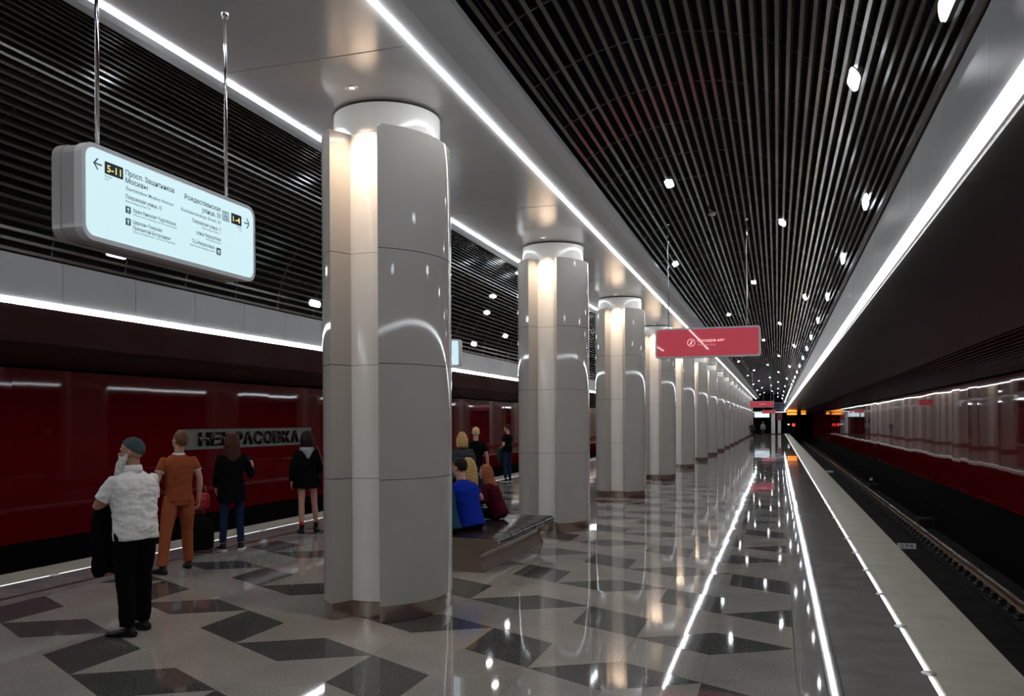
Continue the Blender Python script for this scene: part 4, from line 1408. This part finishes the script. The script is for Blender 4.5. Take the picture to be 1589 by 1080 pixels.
tag(bm_obj('phone', bm, M['black_plastic'], None, (P['root'].location[0] + wd.x, P['root'].location[1] + wd.y, wd.z), (0.3, 0, P['root'].rotation_euler[2])), 'small dark phone in the raised hand of the long-haired woman', 'phone')

# 4. woman with grey hood and bare legs
P = person('woman in black coat with grey hood and bare legs, seen from behind', (-7.43, 12.30, 0), (-0.62, 0.78), 1.66,
           feet=[(0.17, 0.10), (-0.11, -0.08)], knees=[(0.13, 0.04, 0.49), (-0.10, -0.04, 0.49)], elbows=[(0.23, -0.04, 1.14), (-0.24, -0.05, 1.14)], wrists=[(0.20, 0.10, 1.02), (-0.26, 0.0, 0.89)],
           female=True, toe=(-0.35, 0.12), voxel=0.008, head_pitch=-0.1)
top_garment(P, 'black_cloth', hem=0.78, sleeve=1.9, name='coat', loose=1.18, flare=0.03)
shoes(P, 'shoe_black', None, boot=0.06)
hair(P, 'dark_hair', 'bob', 0.03)
S, U = P['S'], P['U']
bm = bmesh.new()
for k in range(11):
    a = math.radians(180 + 180 * k / 10)
    tube(bm, [(U((0.085 * math.cos(a), 0.085 * math.sin(a), 1.50)), 0.024 * S), (U((0.10 * math.cos(a), 0.13 * math.sin(a), 1.44)), 0.034 * S), (U((0.07 * math.cos(a), 0.15 * math.sin(a), 1.36)), 0.026 * S), (U((0.02 * math.cos(a), 0.145 * math.sin(a), 1.31)), 0.018 * S)], 10)
to_obj('hood', fuse(bm, 0.008, 3, 0.005, (20, 20, 20)), M['grey_cloth'], P['root'])
for i in range(2):
    a = P['ankles'][i]
    bm = bmesh.new(); tube(bm, [(a + V(0, -0.018, 0.07) * S, 0.044 * S), (a + V(0, -0.018, 0.125) * S, 0.043 * S)], 14, caps=False)
    bm_obj('red_sock', bm, M['red_sock'], P['root'], smooth=True)
rw = P['root']
def world(Pr, p):
    q = Matrix.Rotation(Pr['root'].rotation_euler[2], 3, 'Z') @ (V(*p) * Pr['S'])
    return V(Pr['root'].location[0] + q.x, Pr['root'].location[1] + q.y, q.z)
bag = tag(empty('shoulder_bag', (rw.location[0], rw.location[1], 0), rw.rotation_euler[2]), 'burgundy shoulder bag on the right side of the hooded woman', 'bag')
bm = bmesh.new()
rings = []
for z, w, d in ((0.83, 0.05, 0.12), (0.86, 0.06, 0.16), (0.95, 0.06, 0.165), (1.05, 0.045, 0.14), (1.10, 0.02, 0.10)):
    rings.append([V(0.285 + w * math.cos(2 * PI * k / 18), -0.06 + d * math.sin(2 * PI * k / 18), z) * S for k in range(18)])
loft(bm, rings)
to_obj('bag_body', fuse(bm, 0.01, 3, 0.006), M['burgundy_bag'], bag)
bm = bmesh.new(); tube(bm, [(V(0.285, -0.16, 1.05) * S, 0.010), (V(0.23, -0.10, 1.32) * S, 0.010), (V(0.17, -0.02, 1.505) * S, 0.010), (V(0.23, 0.07, 1.33) * S, 0.010), (V(0.285, 0.05, 1.06) * S, 0.010)], 8)
bm_obj('strap', bm, M['burgundy_bag'], bag, smooth=True)

# bags by the long-haired woman
bag = tag(empty('wheeled_bag', (-7.78, 10.02, 0), 0.7), 'black wheeled bag standing on the floor left of the long-haired woman', 'bag')
bm = bmesh.new()
rings = []
for z, w, d in ((0.03, 0.14, 0.10), (0.06, 0.19, 0.14), (0.20, 0.20, 0.15), (0.36, 0.18, 0.14), (0.46, 0.14, 0.11), (0.50, 0.07, 0.06)):
    r = []
    for k in range(20):
        a = 2 * PI * k / 20; c, s_ = math.cos(a), math.sin(a)
        r.append(V(w * abs(c) ** 0.7 * (1 if c > 0 else -1), d * abs(s_) ** 0.7 * (1 if s_ > 0 else -1), z))
    rings.append(r)
loft(bm, rings)
to_obj('bag_body', fuse(bm, 0.01, 3, 0.008), M['black_cloth'], bag)
for s in (-1, 1):
    bm = bmesh.new(); tube(bm, [(V(s * 0.13, -0.12, 0.03), 0.028), (V(s * 0.16, -0.12, 0.03), 0.028)], 14, caps=False)
    bm_obj('wheel', bm, M['black_plastic'], bag, smooth=True)
bm = bmesh.new(); tube(bm, [(V(-0.07, 0, 0.48), 0.009), (V(-0.05, 0, 0.60), 0.009), (V(0.05, 0, 0.60), 0.009), (V(0.07, 0, 0.48), 0.009)], 8)
bm_obj('bag_handle', bm, M['black_plastic'], bag, smooth=True)
bag = tag(empty('handbag', (-7.86, 10.20, 0), 0.75), 'small red handbag hanging low at the left side of the long-haired woman', 'bag')
bm = bmesh.new()
rings = []
for z, w, d in ((0.60, 0.07, 0.04), (0.63, 0.10, 0.055), (0.72, 0.10, 0.055), (0.80, 0.08, 0.04), (0.82, 0.05, 0.02)):
    rings.append([V(w * math.cos(2 * PI * k / 18), d * math.sin(2 * PI * k / 18), z) for k in range(18)])
loft(bm, rings)
to_obj('bag_body', fuse(bm, 0.008, 2, 0.003), M['red_bag'], bag)
bm = bmesh.new(); tube(bm, [(V(-0.06, 0, 0.80), 0.007), (V(-0.02, 0, 0.92), 0.007), (V(0.03, 0, 0.92), 0.007), (V(0.06, 0, 0.80), 0.007)], 8)
bm_obj('bag_handle', bm, M['red_bag'], bag, smooth=True)

# 5-7. standing group behind the bench
P = person('grey-blonde haired woman in a dark grey t-shirt, seen from behind beyond the bench', (-5.52, 14.5, 0), (-0.45, 0.89), 1.60, female=True, bulk=1.18, voxel=0.012)
top_garment(P, 'charcoal_cloth', hem=0.86, sleeve=0.75, name='t_shirt', loose=1.1); trousers(P, 'black_cloth'); shoes(P); hair(P, 'blond_hair', 'bob', 0.06)
P = person('slim person with pale blond hair, black t-shirt and jeans behind the woman in grey', (-6.12, 16.9, 0), (-0.35, 0.93), 1.68, voxel=0.012, bulk=0.95)
top_garment(P, 'black_cloth', hem=0.90, sleeve=0.6, name='t_shirt'); trousers(P, 'denim'); shoes(P); hair(P, 'pale_hair', 'short')
P = person('dark-haired man in dark t-shirt and jeans standing near the left platform edge', (-7.85, 24.5, 0), (-0.95, 0.30), 1.72, voxel=0.014, elbows=[(0.24, 0.02, 1.13), (-0.25, -0.02, 1.13)], wrists=[(0.05, 0.20, 1.03), (-0.08, 0.22, 1.02)], head_yaw=0.3)
top_garment(P, 'black_cloth', hem=0.90, sleeve=0.6, name='t_shirt'); trousers(P, 'denim'); shoes(P, 'shoe_black', 'sole_white'); hair(P, 'dark_hair', 'short')
bm = bmesh.new()
rings = []
for z, w, d in ((1.05, 0.13, 0.05), (0.95, 0.15, 0.08), (0.75, 0.14, 0.08), (0.60, 0.12, 0.06), (0.55, 0.07, 0.03)):
    rings.append([V(-0.05 + w * math.cos(2 * PI * k / 20), 0.24 + d * math.sin(2 * PI * k / 20), z) for k in range(20)])
loft(bm, rings)
o = to_obj('green_jacket', fuse(bm, 0.012, 3, 0.01), M['green_cloth'], None, (-7.85, 24.5, 0), (0, 0, P['root'].rotation_euler[2]))
tag(o, 'dark green jacket over the arm of the man near the left platform edge', 'jacket')

# 8-11. people sitting on the bench, facing the left track
def seated(label, x, y, facing, height, lean=0.25, elb=None, wri=None, **kw):
    S = height / 1.75
    hz = (0.412 + 0.10) / S
    return person(label, (x, y, 0), facing, height, hip=(0, 0, hz), knees=[(0.11, 0.42, hz + 0.0), (-0.11, 0.42, hz + 0.0)], feet=[(0.12, 0.46, 0.085), (-0.12, 0.46, 0.085)],
                  lean=lean, elbows=elb or [(0.24, 0.16, hz + 0.22), (-0.24, 0.16, hz + 0.22)], wrists=wri or [(0.10, 0.36, hz + 0.15), (-0.10, 0.36, hz + 0.15)], voxel=0.009, **kw)
f = (-0.93, 0.37)
P = seated('dark-haired man in a bright blue t-shirt sitting on the bench', -3.82, 10.32, f, 1.76, lean=0.30, bulk=1.18, elb=[(0.33, 0.10, 0.98 - 0.20), (-0.26, 0.16, 0.74)], wri=[(0.42, 0.24, 0.86), (-0.10, 0.36, 0.66)])
top_garment(P, 'blue_cloth', hem=0.86, sleeve=0.6, name='t_shirt', loose=1.03); trousers(P, 'black_cloth'); shoes(P); hair(P, 'dark_hair', 'short')
P = seated('blonde woman sitting on the bench beside the man in blue', -4.02, 10.92, f, 1.66, lean=0.12, female=True)
top_garment(P, 'black_cloth', hem=0.86, sleeve=1.8, name='top'); trousers(P, 'denim'); shoes(P); hair(P, 'blond_hair', 'long', 0.16)
P = seated('auburn-haired girl in burgundy jacket leaning forward on the far bench end', -3.80, 11.45, (-0.98, 0.1), 1.50, lean=0.42, female=True)
top_garment(P, 'burgundy_cloth', hem=0.86, sleeve=1.8, name='jacket_top', loose=1.15); trousers(P, 'black_cloth'); shoes(P); hair(P, 'auburn_hair', 'long', 0.20)
P = seated('person in dark teal shirt on the near bench end, mostly hidden by the nearest column', -3.90, 9.80, f, 1.60, lean=0.35)
top_garment(P, 'teal_cloth', hem=0.86, sleeve=1.5, name='shirt'); trousers(P, 'black_cloth'); shoes(P); hair(P, 'dark_hair', 'short')

# 12. far pedestrians
P = person('tiny distant pedestrian in dark clothes by the last columns', (-2.55, 92.0, 0), (0.1, -1), 1.72, voxel=0.02)
top_garment(P, 'charcoal_cloth', hem=0.85, sleeve=1.9, name='jacket'); trousers(P, 'black_cloth'); shoes(P); hair(P, 'dark_hair', 'short')
P = person('tiny distant pedestrian in the middle of the far platform end', (-1.6, 104.0, 0), (0.1, -1), 1.72, voxel=0.02)
top_garment(P, 'grey_cloth', hem=0.85, sleeve=1.9, name='jacket'); trousers(P, 'charcoal_cloth'); shoes(P); hair(P, 'dark_hair', 'short')

bpy.data.scenes.remove(WORK)
